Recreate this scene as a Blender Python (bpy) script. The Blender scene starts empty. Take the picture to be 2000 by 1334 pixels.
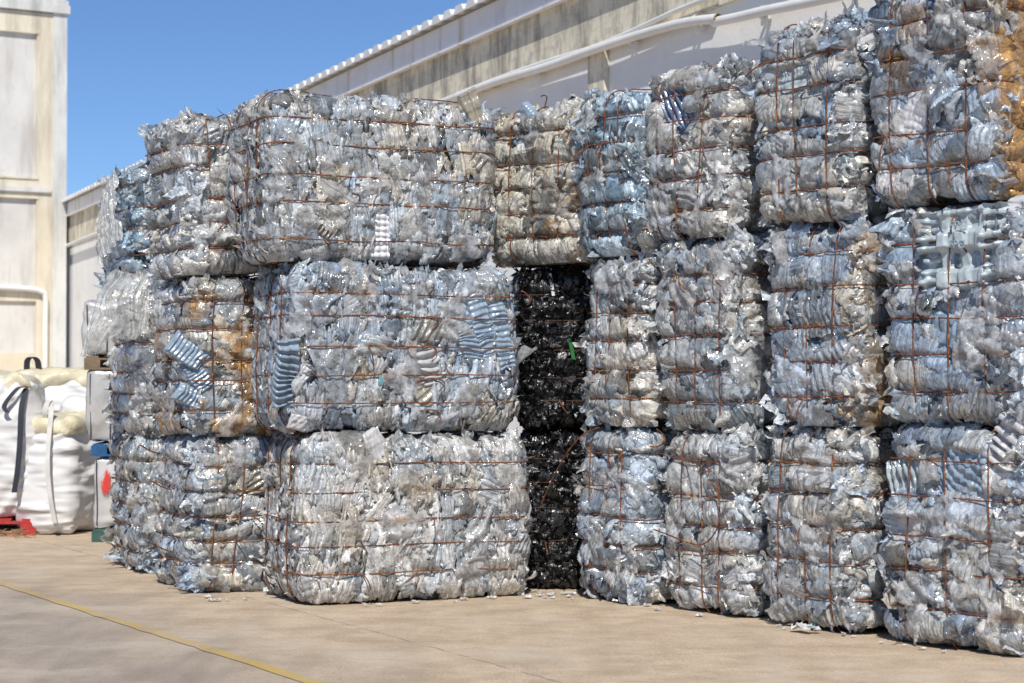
import bpy, math, random
import numpy as np
from mathutils import Matrix, Vector, Euler

sc = bpy.context.scene
COL = sc.collection
F = 3889.0            # focal length in pixels of the 2000 px wide photograph
CAMH = 1.44
TILT = math.atan(73 / F)
R = math.radians

# ------------------------------------------------------------------ helpers
def ray(px, py):
    dx, dy = (px - 1000) / F, (667 - py) / F
    c, s = math.cos(TILT), math.sin(TILT)
    return np.array([dx, c - dy * s, s + dy * c])

def at(px, py, Y):
    d = ray(px, py)
    return np.array([0, 0, CAMH]) + d * (Y / d[1])

def ground_at(px, py):
    d = ray(px, py)
    return np.array([0, 0, CAMH]) + d * (-CAMH / d[2])

def tag(o, label=None, cat=None, group=None, kind=None):
    if label: o['label'] = label
    if cat: o['category'] = cat
    if group: o['group'] = group
    if kind: o['kind'] = kind
    return o

def empty(name, loc, yaw=0.0):
    o = bpy.data.objects.new(name, None)
    COL.objects.link(o)
    o.location = loc
    o.rotation_euler = (0, 0, yaw)
    o.empty_display_size = 0.2
    return o

def mesh_np(name, V, Q, mat, parent=None, col=None, smooth=True, tris=None):
    """V (n,3) vertices, Q (m,4) quads: linked as one mesh object."""
    V = np.asarray(V, dtype=np.float32)
    Q = np.asarray(Q, dtype=np.int32)
    me = bpy.data.meshes.new(name)
    me.vertices.add(len(V))
    me.vertices.foreach_set('co', V.ravel())
    k = Q.shape[1]
    me.loops.add(Q.size)
    me.loops.foreach_set('vertex_index', Q.ravel())
    me.polygons.add(len(Q))
    me.polygons.foreach_set('loop_start', np.arange(0, Q.size, k, dtype=np.int32))
    me.polygons.foreach_set('loop_total', np.full(len(Q), k, dtype=np.int32))
    me.polygons.foreach_set('use_smooth', np.full(len(Q), bool(smooth)))
    me.update(calc_edges=True)
    if col is not None:
        a = me.color_attributes.new('col', 'FLOAT_COLOR', 'POINT')
        c = np.ones((len(V), 4), dtype=np.float32)
        c[:, :col.shape[1]] = col
        a.data.foreach_set('color', c.ravel())
    for m in (mat if isinstance(mat, (list, tuple)) else [mat]):
        me.materials.append(m)
    o = bpy.data.objects.new(name, me)
    COL.objects.link(o)
    if parent is not None: o.parent = parent
    return o

class MB:
    """collects boxes, tubes and grids, then links them as one mesh"""
    def __init__(s): s.v, s.q, s.n = [], [], 0
    def add(s, V, Q):
        V = np.asarray(V, float); Q = np.asarray(Q, int)
        s.v.append(V); s.q.append(Q + s.n); s.n += len(V)
    def box(s, c, size, rot=None, jitter=0.0, rng=None):
        h = np.array(size) / 2
        P = np.array([[x, y, z] for x in (-1, 1) for y in (-1, 1) for z in (-1, 1)], float) * h
        if rng is not None and jitter: P = P + rng.normal(0, jitter, P.shape)
        if rot is not None: P = P @ np.array(rot).T
        Q = [[0, 1, 3, 2], [4, 6, 7, 5], [0, 4, 5, 1], [2, 3, 7, 6], [0, 2, 6, 4], [1, 5, 7, 3]]
        s.add(P + np.array(c), Q)
    def tube(s, path, r, sides=6, closed=False):
        P = np.asarray(path, float); n = len(P)
        T = np.roll(P, -1, 0) - np.roll(P, 1, 0)
        if not closed: T[0] = P[1] - P[0]; T[-1] = P[-1] - P[-2]
        T /= np.linalg.norm(T, axis=1)[:, None] + 1e-9
        up = np.array([0.13, 0.21, 0.97])
        A = np.cross(T, up)
        bad = np.linalg.norm(A, axis=1) < 0.2
        A[bad] = np.cross(T[bad], np.array([0.97, 0.1, 0.2]))
        A /= np.linalg.norm(A, axis=1)[:, None]
        B = np.cross(T, A)
        rr = np.broadcast_to(np.asarray(r, float), (n,))
        ang = np.arange(sides) * 2 * math.pi / sides
        V = P[:, None] + rr[:, None, None] * (np.cos(ang)[None, :, None] * A[:, None] + np.sin(ang)[None, :, None] * B[:, None])
        Q = []
        m = n if closed else n - 1
        for i in range(m):
            j = (i + 1) % n
            for k in range(sides):
                l = (k + 1) % sides
                Q.append([i * sides + k, i * sides + l, j * sides + l, j * sides + k])
        s.add(V.reshape(-1, 3), Q)
    def grid(s, G):
        nu, nv = G.shape[:2]
        idx = np.arange(nu * nv).reshape(nu, nv)
        Q = np.stack([idx[:-1, :-1], idx[1:, :-1], idx[1:, 1:], idx[:-1, 1:]], -1).reshape(-1, 4)
        s.add(G.reshape(-1, 3), Q)
    def build(s, name, mat, parent=None, smooth=False):
        return mesh_np(name, np.concatenate(s.v), np.concatenate(s.q), mat, parent, smooth=smooth)

_T = np.random.default_rng(7).random((64, 64, 64)).astype(np.float32)
def vnoise(p, f=1.0, off=0.0):
    """value noise in -1..1"""
    q = np.asarray(p) * f + off
    i = np.floor(q).astype(np.int64); t = q - i
    t = t * t * (3 - 2 * t)
    i &= 63; j = (i + 1) & 63
    x0, y0, z0 = i[..., 0], i[..., 1], i[..., 2]; x1, y1, z1 = j[..., 0], j[..., 1], j[..., 2]
    tx, ty, tz = t[..., 0], t[..., 1], t[..., 2]
    a = _T[x0, y0, z0] * (1 - tx) + _T[x1, y0, z0] * tx
    b = _T[x0, y1, z0] * (1 - tx) + _T[x1, y1, z0] * tx
    c = _T[x0, y0, z1] * (1 - tx) + _T[x1, y0, z1] * tx
    d = _T[x0, y1, z1] * (1 - tx) + _T[x1, y1, z1] * tx
    return ((a * (1 - ty) + b * ty) * (1 - tz) + (c * (1 - ty) + d * ty) * tz) * 2 - 1

def tri(x):
    x = x - np.floor(x)
    return 1 - 4 * np.abs(x - 0.5)

def unit(a):
    return a / (np.linalg.norm(a, axis=-1, keepdims=True) + 1e-9)

# ------------------------------------------------------------------ materials
class Nodes:
    def __init__(s, name):
        s.m = bpy.data.materials.new(name); s.m.use_nodes = True
        s.t = s.m.node_tree; s.t.nodes.clear()
        s.out = s.t.nodes.new('ShaderNodeOutputMaterial')
    def n(s, typ, **kw):
        nd = s.t.nodes.new(typ)
        for k, v in kw.items():
            if k in nd.inputs and not hasattr(nd, k): nd.inputs[k].default_value = v
            elif hasattr(nd, k): setattr(nd, k, v)
            else: nd.inputs[k.replace('_', ' ')].default_value = v
        return nd
    def l(s, a, b): s.t.links.new(a, b)
    def bsdf(s, **kw):
        b = s.t.nodes.new('ShaderNodeBsdfPrincipled')
        for k, v in kw.items(): b.inputs[k.replace('_', ' ')].default_value = v
        return b
    def coord(s, rnd=True):
        tc = s.t.nodes.new('ShaderNodeTexCoord')
        if not rnd: return tc.outputs['Object']
        oi = s.t.nodes.new('ShaderNodeObjectInfo')
        mu = s.n('ShaderNodeMath', operation='MULTIPLY'); mu.inputs[1].default_value = 37.0
        s.l(oi.outputs['Random'], mu.inputs[0])
        va = s.n('ShaderNodeVectorMath', operation='ADD')
        s.l(tc.outputs['Object'], va.inputs[0]); s.l(mu.outputs[0], va.inputs[1])
        return va.outputs[0]
    def noise(s, vec, scale, detail=4, rough=0.55, typ='FBM', dist=0.0):
        nd = s.t.nodes.new('ShaderNodeTexNoise'); nd.noise_type = typ
        nd.inputs['Scale'].default_value = scale; nd.inputs['Detail'].default_value = detail
        nd.inputs['Roughness'].default_value = rough; nd.inputs['Distortion'].default_value = dist
        if vec is not None: s.l(vec, nd.inputs['Vector'])
        return nd.outputs['Fac']
    def scale(s, vec, x, y, z):
        mp = s.t.nodes.new('ShaderNodeMapping'); mp.inputs['Scale'].default_value = (x, y, z)
        s.l(vec, mp.inputs['Vector']); return mp.outputs[0]
    def ramp(s, fac, stops, interp='LINEAR'):
        r = s.t.nodes.new('ShaderNodeValToRGB'); r.color_ramp.interpolation = interp
        e = r.color_ramp.elements
        while len(e) < len(stops): e.new(0.5)
        for i, (p, c) in enumerate(stops):
            e[i].position = p
            e[i].color = (c, c, c, 1) if not hasattr(c, '__len__') else (*c, 1)
        s.l(fac, r.inputs[0]); return r.outputs[0]
    def mix(s, fac, a, b, mode='MIX'):
        m = s.t.nodes.new('ShaderNodeMix'); m.data_type = 'RGBA'; m.blend_type = mode
        for i, v in ((0, fac), (6, a), (7, b)):
            if hasattr(v, 'is_linked') or isinstance(v, bpy.types.NodeSocket): s.l(v, m.inputs[i])
            elif i == 0: m.inputs[i].default_value = v
            else: m.inputs[i].default_value = (*v, 1)
        return m.outputs[2]
    def math(s, op, a, b=None):
        m = s.n('ShaderNodeMath', operation=op)
        for i, v in ((0, a), (1, b)):
            if v is None: continue
            if isinstance(v, bpy.types.NodeSocket): s.l(v, m.inputs[i])
            else: m.inputs[i].default_value = v
        return m.outputs[0]
    def bump(s, h, strength, dist, prev=None):
        b = s.t.nodes.new('ShaderNodeBump'); b.inputs['Strength'].default_value = strength
        b.inputs['Distance'].default_value = dist
        s.l(h, b.inputs['Height'])
        if prev is not None: s.l(prev, b.inputs['Normal'])
        return b.outputs[0]
    def done(s, shader):
        s.l(shader, s.out.inputs['Surface']); return s.m

def film_material(name, dark=False, clear=0.0):
    """crumpled film: colour and the across-the-folds coordinate (alpha) come with the mesh"""
    N = Nodes(name)
    co = N.coord()
    at_ = N.n('ShaderNodeAttribute', attribute_name='col')
    b = N.bsdf(IOR=1.5)
    wig = N.math('MULTIPLY', N.noise(co, 16, 3), 0.035)
    al = N.math('ADD', at_.outputs['Alpha'], wig)
    st_ = N.t.nodes.new('ShaderNodeTexNoise'); st_.noise_dimensions = '1D'
    st_.inputs['Scale'].default_value = 1.0; st_.inputs['Detail'].default_value = 3; st_.inputs['Roughness'].default_value = .6
    N.l(N.math('MULTIPLY', al, 75.0), st_.inputs['W'])
    streak = st_.outputs['Fac']
    cr = N.noise(co, 15, 5, 0.6, 'RIDGED_MULTIFRACTAL', 0.5)
    base = at_.outputs['Color']
    base = N.mix(1.0, base, N.ramp(streak, [(0.34, 0.62), (0.50, 1.0), (0.66, 1.30)]), 'MULTIPLY')
    base = N.mix(1.0, base, N.ramp(N.noise(co, 24, 5, 0.65), [(0.36, 0.60), (0.52, 1.0), (0.70, 1.30)]), 'MULTIPLY')
    if not dark: base = N.mix(N.ramp(cr, [(0.56, 0.0), (0.92, 0.7)]), base, (.88, .88, .87))
    N.l(base, b.inputs['Base Color'])
    N.l(N.ramp(N.noise(co, 22, 2), [(0.35, 0.10 if not dark else .24), (0.7, 0.38 if not dark else .5)]), b.inputs['Roughness'])
    nrm = N.bump(streak, 0.45, 0.007)
    nrm = N.bump(cr, 0.7, 0.012, nrm)
    nrm = N.bump(N.noise(co, 40, 3, 0.6, 'RIDGED_MULTIFRACTAL', 0.3), 0.8, 0.007, nrm)
    N.l(nrm, b.inputs['Normal'])
    b.inputs['Coat Weight'].default_value = 1.0 if not dark else .25
    b.inputs['Coat Roughness'].default_value = 0.09 if not dark else .2; b.inputs['Coat IOR'].default_value = 1.6
    N.l(nrm, b.inputs['Coat Normal'])
    sh = b.outputs[0]
    if not dark:
        tr = N.n('ShaderNodeBsdfTranslucent'); N.l(base, tr.inputs['Color']); N.l(nrm, tr.inputs['Normal'])
        mx = N.n('ShaderNodeMixShader'); mx.inputs[0].default_value = 0.22
        N.l(sh, mx.inputs[1]); N.l(tr.outputs[0], mx.inputs[2]); sh = mx.outputs[0]
    if not dark and clear > 0:
        tp = N.n('ShaderNodeBsdfTransparent')
        m2 = N.n('ShaderNodeMixShader'); m2.inputs[0].default_value = clear
        N.l(sh, m2.inputs[1]); N.l(tp.outputs[0], m2.inputs[2]); sh = m2.outputs[0]
    return N.done(sh)

def simple(name, color, rough=0.6, noise_amt=0.25, nscale=8, bump=0.0, bscale=30, spec=0.5, metal=0.0, dirt=None, dirt_amt=(0.5, 0.75), rnd=True):
    N = Nodes(name); co = N.coord(rnd)
    b = N.bsdf(Roughness=rough, Metallic=metal)
    b.inputs['Specular IOR Level'].default_value = spec
    f = N.ramp(N.noise(co, nscale, 6, 0.6), [(0.3, 1 - noise_amt), (0.7, 1.0)])
    c = N.mix(1.0, color, f, 'MULTIPLY')
    if dirt: c = N.mix(N.ramp(N.noise(co, nscale * 0.4, 7, 0.7), [(dirt_amt[0], 0.0), (dirt_amt[1], 1.0)]), c, dirt)
    N.l(c, b.inputs['Base Color'])
    if bump: N.l(N.bump(N.noise(co, bscale, 5), bump, 0.02), b.inputs['Normal'])
    return N.done(b.outputs[0])

M = {}
M['film'] = film_material('clear_plastic_film')
M['flap'] = film_material('loose_plastic_film', clear=0.14)
M['sheet'] = film_material('thin_wrap_film', clear=0.40)
M['black'] = film_material('black_plastic_film', dark=True)

def wire_material():
    N = Nodes('rusty_wire'); co = N.coord()
    b = N.bsdf(Roughness=0.75)
    N.l(N.ramp(N.noise(co, 28, 4), [(0.3, (0.05, 0.018, 0.010)), (0.54, (0.17, 0.055, 0.02)), (0.72, (0.42, 0.17, 0.035))]), b.inputs['Base Color'])
    N.l(N.bump(N.noise(co, 160, 2), 0.6, 0.004), b.inputs['Normal'])
    return N.done(b.outputs[0])
M['wire'] = wire_material()
M['wire_dark'] = simple('dark_rusted_wire', (.10, .045, .022), .8, .4, 30)

# ------------------------------------------------------------------ world, sun, camera
SUN_AZ = np.array([-0.02, -0.9998]); SUN_EL = 47.0
w = bpy.data.worlds.new('World'); sc.world = w; w.use_nodes = True
wt = w.node_tree; wt.nodes.clear()
wo = wt.nodes.new('ShaderNodeOutputWorld'); bg = wt.nodes.new('ShaderNodeBackground')
sky = wt.nodes.new('ShaderNodeTexSky'); sky.sky_type = 'NISHITA'; sky.sun_disc = False
sky.sun_elevation = R(SUN_EL)
sky.sun_rotation = math.atan2(SUN_AZ[0], SUN_AZ[1])
sky.altitude = 3000; sky.air_density = 1.0; sky.dust_density = 0.0; sky.ozone_density = 8.0
wt.links.new(sky.outputs[0], bg.inputs[0]); bg.inputs[1].default_value = 0.11
wt.links.new(bg.outputs[0], wo.inputs[0])

sl = bpy.data.lights.new('sun', 'SUN'); sl.energy = 4.7; sl.angle = R(0.53); sl.color = (1.0, 0.95, 0.87)
so = bpy.data.objects.new('sun', sl); COL.objects.link(so)
sd = Vector((SUN_AZ[0] * math.cos(R(SUN_EL)), SUN_AZ[1] * math.cos(R(SUN_EL)), math.sin(R(SUN_EL))))
so.rotation_euler = sd.to_track_quat('Z', 'Y').to_euler()
so.location = (10, -10, 20)

cd = bpy.data.cameras.new('camera'); cd.sensor_width = 36; cd.lens = F / 2000 * 36
cd.clip_end = 2000; cd.dof.use_dof = True; cd.dof.focus_distance = 12.2; cd.dof.aperture_fstop = 4.0
co_ = bpy.data.objects.new('camera', cd); COL.objects.link(co_)
co_.location = (0, 0, CAMH); co_.rotation_euler = (R(90) + TILT, 0, 0)
sc.camera = co_
sc.view_settings.view_transform = 'Standard'; sc.view_settings.look = 'None'
sc.view_settings.exposure = 0.0; sc.view_settings.gamma = 1.0
cy = sc.cycles
cy.max_bounces = 8; cy.diffuse_bounces = 3; cy.glossy_bounces = 3; cy.transparent_max_bounces = 10; cy.transmission_bounces = 4
cy.sample_clamp_indirect = 6.0; cy.use_denoising = True

# ------------------------------------------------------------------ trays seen in the bale faces
def plastic(name, color, rough=0.25, clear=0.0, bscale=26):
    N = Nodes(name); co = N.coord()
    b = N.bsdf(Roughness=rough, IOR=1.5)
    f = N.ramp(N.noise(co, 14, 5, 0.6), [(0.3, 0.72), (0.65, 1.0)])
    N.l(N.mix(1.0, color, f, 'MULTIPLY'), b.inputs['Base Color'])
    N.l(N.bump(N.noise(co, bscale, 5, 0.6, 'RIDGED_MULTIFRACTAL'), 0.5, 0.010), b.inputs['Normal'])
    b.inputs['Coat Weight'].default_value = 0.3; b.inputs['Coat Roughness'].default_value = 0.2
    sh = b.outputs[0]
    if clear:
        tp = N.n('ShaderNodeBsdfTransparent'); mx = N.n('ShaderNodeMixShader'); mx.inputs[0].default_value = clear
        N.l(sh, mx.inputs[1]); N.l(tp.outputs[0], mx.inputs[2]); sh = mx.outputs[0]
    return N.done(sh)
M['t_blue'] = plastic('blue_tray_plastic', (.29, .38, .48))
M['t_pale'] = plastic('pale_tray_plastic', (.46, .53, .56))
M['t_white'] = plastic('white_tray_plastic', (.70, .70, .73), 0.35)
M['t_silver'] = plastic('silvery_tray_plastic', (.55, .55, .56), 0.18)
M['t_tan'] = plastic('yellowed_tray_plastic', (.36, .33, .27), 0.22)
M['t_dark'] = plastic('dark_blue_tray_plastic', (.16, .22, .34), 0.2)
M['t_paper'] = plastic('white_paper', (.82, .82, .82), 0.7)
M['t_green'] = plastic('green_plastic', (.015, .16, .035), 0.4)
M['t_cyan'] = plastic('turquoise_plastic', (.12, .38, .42), 0.4)

def tray(kind, lam=0.035, amp=0.005, bend=0.0, twist=0.0, rim=0.035, res=0.006, crump=0.011, warp=.16):
    def make(w_, h_, rng):
        nx, ny = max(6, int(w_ / res)), max(6, int(h_ / res))
        x = np.linspace(-w_ / 2, w_ / 2, nx + 1)[:, None] * np.ones((1, ny + 1)); y = np.linspace(-h_ / 2, h_ / 2, ny + 1)[None] * np.ones((nx + 1, 1))
        sq = lambda t: np.clip(2.2 * np.sin(t), -1, 1)
        if kind == 'ribs': z = amp * sq(2 * math.pi * x / lam) + 0.35 * amp * sq(2 * math.pi * y / (lam * 3.1))
        elif kind == 'egg': z = 1.5 * amp * np.abs(np.sin(math.pi * x / lam) * np.sin(math.pi * y / lam)) ** 0.6
        elif kind == 'waffle': z = amp * sq(2 * math.pi * x / lam) * sq(2 * math.pi * y / lam) + 0.5 * amp * sq(math.pi * y / lam)
        elif kind == 'crate': z = amp * sq(2 * math.pi * x / (lam * 2.6) + 1) * 0.7 + 1.3 * amp * sq(2 * math.pi * y / lam) * (np.abs(x) > w_ * .28) + 1.4 * amp * sq(2 * math.pi * y / (h_ * .45))
        else: z = 0 * x
        pp = np.stack([x, y, 0 * x], -1)
        o = rng.uniform(0, 50)
        z = z + crump * vnoise(pp, 12, o) + crump * 0.6 * np.abs(vnoise(pp, 28, o))
        z = z + bend * (x / (w_ / 2)) ** 2 * -1 + twist * (x / w_) * (y / h_)
        ex_ = np.maximum(np.abs(x) / (w_ / 2), np.abs(y) / (h_ / 2))
        z = z - rim * np.clip((ex_ - 0.90) / 0.10, 0, 1)
        xs = x + warp * vnoise(pp, 5, o + 9) * w_ + .006 * vnoise(pp, 24, o); ys = y + warp * vnoise(pp, 5, o + 4) * h_ + .006 * vnoise(pp, 24, o + 8)
        z = z + .016 * vnoise(pp, 5, o + 21)
        mb = MB(); mb.grid(np.stack([xs, ys, z], -1))
        return mb
    return make

def flat_piece(wav=0.006):
    def make(w_, h_, rng):
        nx, ny = 7, 9
        x = np.linspace(-w_ / 2, w_ / 2, nx)[:, None] * np.ones((1, ny)); y = np.linspace(-h_ / 2, h_ / 2, ny)[None] * np.ones((nx, 1))
        pp = np.stack([x, y, 0 * x], -1); o = rng.uniform(0, 50)
        mb = MB(); mb.grid(np.stack([x + 0.12 * w_ * vnoise(pp, 11, o), y, wav * vnoise(pp, 13, o + 3)], -1))
        return mb
    return make

def T(px, py, w_, h_, kind, mat, name='plastic_tray', rot=0, out=0.03, label=None, **kw):
    tp = {k: kw.pop(k) for k in ('tilt', 'yaw', 'dent') if k in kw}
    mk = flat_piece() if kind == 'flat' else tray(kind, **kw)
    return dict(at=(px, py), size=(w_, h_), make=mk, mat=M[mat], name=name, rot=rot, out=out, label=label, **tp)

# ------------------------------------------------------------------ bales
PAL = {
    'white': [(.47, .51, .55), (.58, .58, .56), (.66, .65, .62), (.62, .59, .53), (.72, .71, .69), (.38, .43, .49), (.53, .56, .58)],
    'grey':  [(.36, .42, .47), (.54, .55, .55), (.46, .49, .53), (.60, .59, .56), (.27, .32, .38), (.41, .48, .55), (.66, .66, .65), (.56, .51, .42)],
    'blue':  [(.29, .41, .51), (.41, .51, .59), (.27, .40, .51), (.50, .57, .62), (.36, .48, .58)],
    'bluegrey': [(.42, .50, .59), (.36, .45, .55), (.54, .56, .59), (.62, .62, .60), (.25, .31, .40), (.33, .41, .51), (.60, .56, .48), (.52, .53, .52)],
    'cream': [(.70, .67, .59), (.62, .60, .53), (.72, .70, .64), (.56, .56, .54), (.62, .54, .42)],
    'black': [(.010, .010, .011), (.014, .014, .016), (.008, .008, .009), (.02, .02, .022)],
}
PAL = {k: ([tuple(min(.86, x * 1.22) for x in c) for c in v] if k != 'black' else v) for k, v in PAL.items()}
FACES = {'-x': (0, -1), '+x': (0, 1), '-y': (1, -1), '+y': (1, 1), '-z': (2, -1), '+z': (2, 1)}

class Bale:
    pass

def surf(B, p):
    """rounded box: nominal surface point and normal for a point on the box"""
    h = B.half; r = B.r
    c = p - np.array([0, 0, h[2]])
    inner = np.clip(c, -(h - r), h - r)
    n = unit(c - inner)
    q = inner + n * r + np.array([0, 0, h[2]])
    return q, n

def deform(B, p):
    """slow leaning and bulging shared by the mass and its wires"""
    o = B.seed * 3.17
    d = np.stack([vnoise(p, 1.5, o), vnoise(p, 1.5, o + 11.3), 0.35 * vnoise(p, 1.6, o + 5.1)], -1) * B.wob
    k = p[:, 2:3] / (2 * B.half[2])
    d[:, :2] += (k - 0.5) * B.lean
    bul = 4 * k * (1 - k)
    d[:, :2] += p[:, :2] * (bul - 0.6) * B.barrel
    d[:, 2] *= np.clip(p[:, 2] / 0.15, 0, 1)
    return p + d

def make_bale(label, corner, yaw, L, W, H, z0, style, pal, seed, corner_at='-x+y', stain=None, stain_amt=0.0,
              dents=(), nshard=None, parts=(), fine=('-x', '-y', '+y', '+x'), cellsize=0.16, lean=None, topflap=0.35,
              hw=5, vw=3, rough=1.0, dens=1.0, puffy=1.0):
    rng = np.random.default_rng(seed)
    B = Bale(); B.half = np.array([L / 2, W / 2, H / 2]); B.seed = seed; B.yaw = yaw
    B.r = 0.125 if style == 'roll' else 0.155
    B.wob = 0.030; B.barrel = 0.03; pamp = (0.034 if style == 'roll' else 0.006) * puffy * rng.uniform(.75, 1.2)
    B.lean = rng.normal(0, 0.02, 2) if lean is None else np.array(lean)
    ex = np.array([math.cos(yaw), math.sin(yaw)]); ey = np.array([-math.sin(yaw), math.cos(yaw)])
    sx = -1 if '-x' in corner_at else 1; sy = 1 if '+y' in corner_at else -1
    cen = np.array(corner) - sx * ex * L / 2 - sy * ey * W / 2
    root = empty('plastic_bale', (cen[0], cen[1], z0), yaw)
    tag(root, label, 'plastic bale', 'bales of crushed plastic in the stacks')
    B.root = root; B.cen = cen; B.z0 = z0; B.ex = ex; B.ey = ey
    outn = -ey if style == 'press' else -ex
    rgt = ex if style == 'press' else -ey
    fc = cen + outn * (W / 2 if style == 'press' else L / 2)
    def to_local(px, py):
        h_ = face_hit(fc, outn, px, py)
        dlt = h_[:2] - cen
        return np.array([dlt @ ex, dlt @ ey, h_[2] - z0]), h_[1]
    placed = []
    dents = list(dents)
    for t_ in parts:
        lc, Yd = to_local(t_['at'][0], t_['at'][1])
        wm, hm = t_['size'][0] * Yd / F / max(0.3, abs(rgt[0])), t_['size'][1] * Yd / F
        placed.append((t_, lc, wm, hm))
        big = max(wm, hm)
        rot_ = abs(math.sin(R(t_.get('rot', 0))))
        ww = wm * (1 - rot_) + hm * rot_; hh = hm * (1 - rot_) + wm * rot_
        if t_.get('dent', True):
            rd = np.array([ww * .62, .3, hh * .62]) if style == 'press' else np.array([.3, ww * .62, hh * .62])
            dents.append((lc, rd))
    wz = H * (np.arange(1, hw + 1) + rng.normal(0, 0.07, hw)) / (hw + 1)
    B.wz = wz
    vy = W * (np.linspace(-0.5, 0.5, vw + 2)[1:-1] + rng.normal(0, 0.03, vw)) * 1.05
    # ---- surface grid
    P, Q, nP = [], [], 0
    for fn, (ax, sg) in FACES.items():
        res = 0.0115 if fn in fine else (0.022 if fn == '+z' else 0.05)
        a, b = [i for i in range(3) if i != ax]
        na, nb = max(2, int(2 * B.half[a] / res)), max(2, int(2 * B.half[b] / res))
        g = np.zeros((na + 1, nb + 1, 3))
        g[..., a] = np.linspace(-1, 1, na + 1)[:, None] * B.half[a]
        g[..., b] = np.linspace(-1, 1, nb + 1)[None, :] * B.half[b]
        g[..., ax] = sg * B.half[ax]
        g[..., 2] += B.half[2]
        idx = np.arange((na + 1) * (nb + 1)).reshape(na + 1, nb + 1) + nP
        q = np.stack([idx[:-1, :-1], idx[1:, :-1], idx[1:, 1:], idx[:-1, 1:]], -1).reshape(-1, 4)
        flip = (ax == 0) == (sg < 0) if ax != 1 else (sg > 0)
        if flip: q = q[:, ::-1]
        P.append(g.reshape(-1, 3)); Q.append(q); nP += len(P[-1])
    P = np.concatenate(P); Q = np.concatenate(Q)
    S, Nn = surf(B, P)
    # ---- cells
    area = 2 * (L * H + W * H + L * W)
    nc = int(area / cellsize ** 2)
    si = rng.choice(len(S), nc, replace=False)
    seeds = S[si] + rng.normal(0, 0.02, (nc, 3)); sn = Nn[si]
    lay = lambda z: np.searchsorted(wz, z)
    e2 = unit(np.cross(sn, unit(rng.normal(0, 1, (nc, 3)) * np.array([.6, .6, 1]))))
    if style == 'press':   # sheets pressed on edge: cells run up and down
        e2 = unit(np.cross(sn, np.array([0, 0, 1.0])) + rng.normal(0, 0.25, (nc, 3)))
        stretch = rng.uniform(2, 8, nc)
    else:
        stretch = rng.uniform(0, 3.0, nc)
    pal_ = np.array(PAL[pal])
    kz = vnoise(seeds, 2.2, seed * 5.3) * .5 + .5
    ccol = pal_[np.clip((kz * 1.5 - .25 + rng.normal(0, .22, nc)) * len(pal_), 0, len(pal_) - 1).astype(int)] * rng.uniform(0.72, 1.22, (nc, 1))
    coff = rng.normal(0, 0.016, nc) * rough; ctilt = rng.normal(0, 0.16, (nc, 3)) * rough
    camp = rng.uniform(0.002, 0.012, nc); clam = rng.uniform(0.025, 0.075, nc)
    cef = unit(np.cross(sn, unit(rng.normal(0, 1, (nc, 3)))))
    if style == 'press': cef = unit(e2 + rng.normal(0, 0.3, (nc, 3)))
    rib = rng.random(nc) < (0.22 if style == 'roll' else 0.10)
    clam[rib] = rng.uniform(0.022, 0.036, rib.sum()); camp[rib] = 0.009
    cdome = rng.uniform(0.2, 1.6, nc)

    def cells(p):
        o = seed * 1.7
        pw = p + 0.035 * np.stack([vnoise(p, 9, o), vnoise(p, 9, o + 20), vnoise(p, 9, o + 40)], -1) \
               + 0.012 * np.stack([vnoise(p, 30, o), vnoise(p, 30, o + 20), vnoise(p, 30, o + 40)], -1)
        best = np.zeros(len(p), int); d1 = np.zeros(len(p)); d2 = np.zeros(len(p))
        sl_ = lay(seeds[:, 2]); se = (seeds * e2).sum(1)
        for a in range(0, len(p), 8000):
            c = pw[a:a + 8000]
            d = (c ** 2).sum(1)[:, None] - 2 * c @ seeds.T + (seeds ** 2).sum(1)[None]
            d += stretch[None] * (c @ e2.T - se[None]) ** 2
            if style == 'roll': d += 0.012 * (lay(p[a:a + 8000, 2])[:, None] != sl_[None])
            pt = np.argpartition(d, 1, axis=1)[:, :2]
            dd = np.take_along_axis(d, pt, 1)
            sw = dd[:, 0] > dd[:, 1]
            pt[sw] = pt[sw][:, ::-1]; dd[sw] = dd[sw][:, ::-1]
            best[a:a + 8000] = pt[:, 0]
            d1[a:a + 8000] = np.sqrt(np.maximum(dd[:, 0], 0)); d2[a:a + 8000] = np.sqrt(np.maximum(dd[:, 1], 0))
        return best, d1, d2
    o = seed * 2.3
    edges = np.concatenate([[0], wz, [H]])
    def base_d(p, nrm):
        """pillows between the wires, pinched in under them; also distances to wires"""
        side = 1 - np.abs(nrm[:, 2]) ** 2
        li = np.clip(np.searchsorted(edges, p[:, 2]) - 1, 0, hw)
        fr = (p[:, 2] - edges[li]) / (edges[li + 1] - edges[li])
        pil = np.clip(4 * fr * (1 - fr), 0, 1) ** 0.55
        sw_ = 1 + 0.95 * vnoise(p * np.array([1, 1, 1.6]), 2.4, o + 13)
        d = pamp * (pil - 0.55) * side * sw_ + 0.022 * vnoise(p, 3.6, o)
        dw = np.min(np.abs(p[:, 2:3] - wz[None]), axis=1)
        dv = np.min(np.abs(p[:, 1:2] - vy[None]), axis=1)
        return d, dw, dv, side
    def pinch(d, p, nrm, dw, dv, side):
        hz_ = np.clip(.62 + .9 * vnoise(p, 4.0, o + 61), .12, 1)
        k = np.exp(-(dw / 0.013) ** 2) * side * hz_
        d = d * (1 - pk * k) - pin * k
        k = np.exp(-(dv / 0.010) ** 2) * (np.abs(nrm[:, 0]) > 0.5) * hz_
        d = d * (1 - 0.35 * k) - 0.003 * k
        return d
    def dent(d, p, f=1.25):
        for (c, rad) in dents:
            k = np.clip((f - np.max(np.abs((p - np.array(c)) / np.array(rad)), axis=1)) * 3.5, 0, 1)
            d = d * (1 - k) - 0.022 * k
        return d
    pin, pk = (0.009, .42) if style == 'roll' else (0.001, .22)
    bi, d1, d2 = cells(S)
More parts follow.
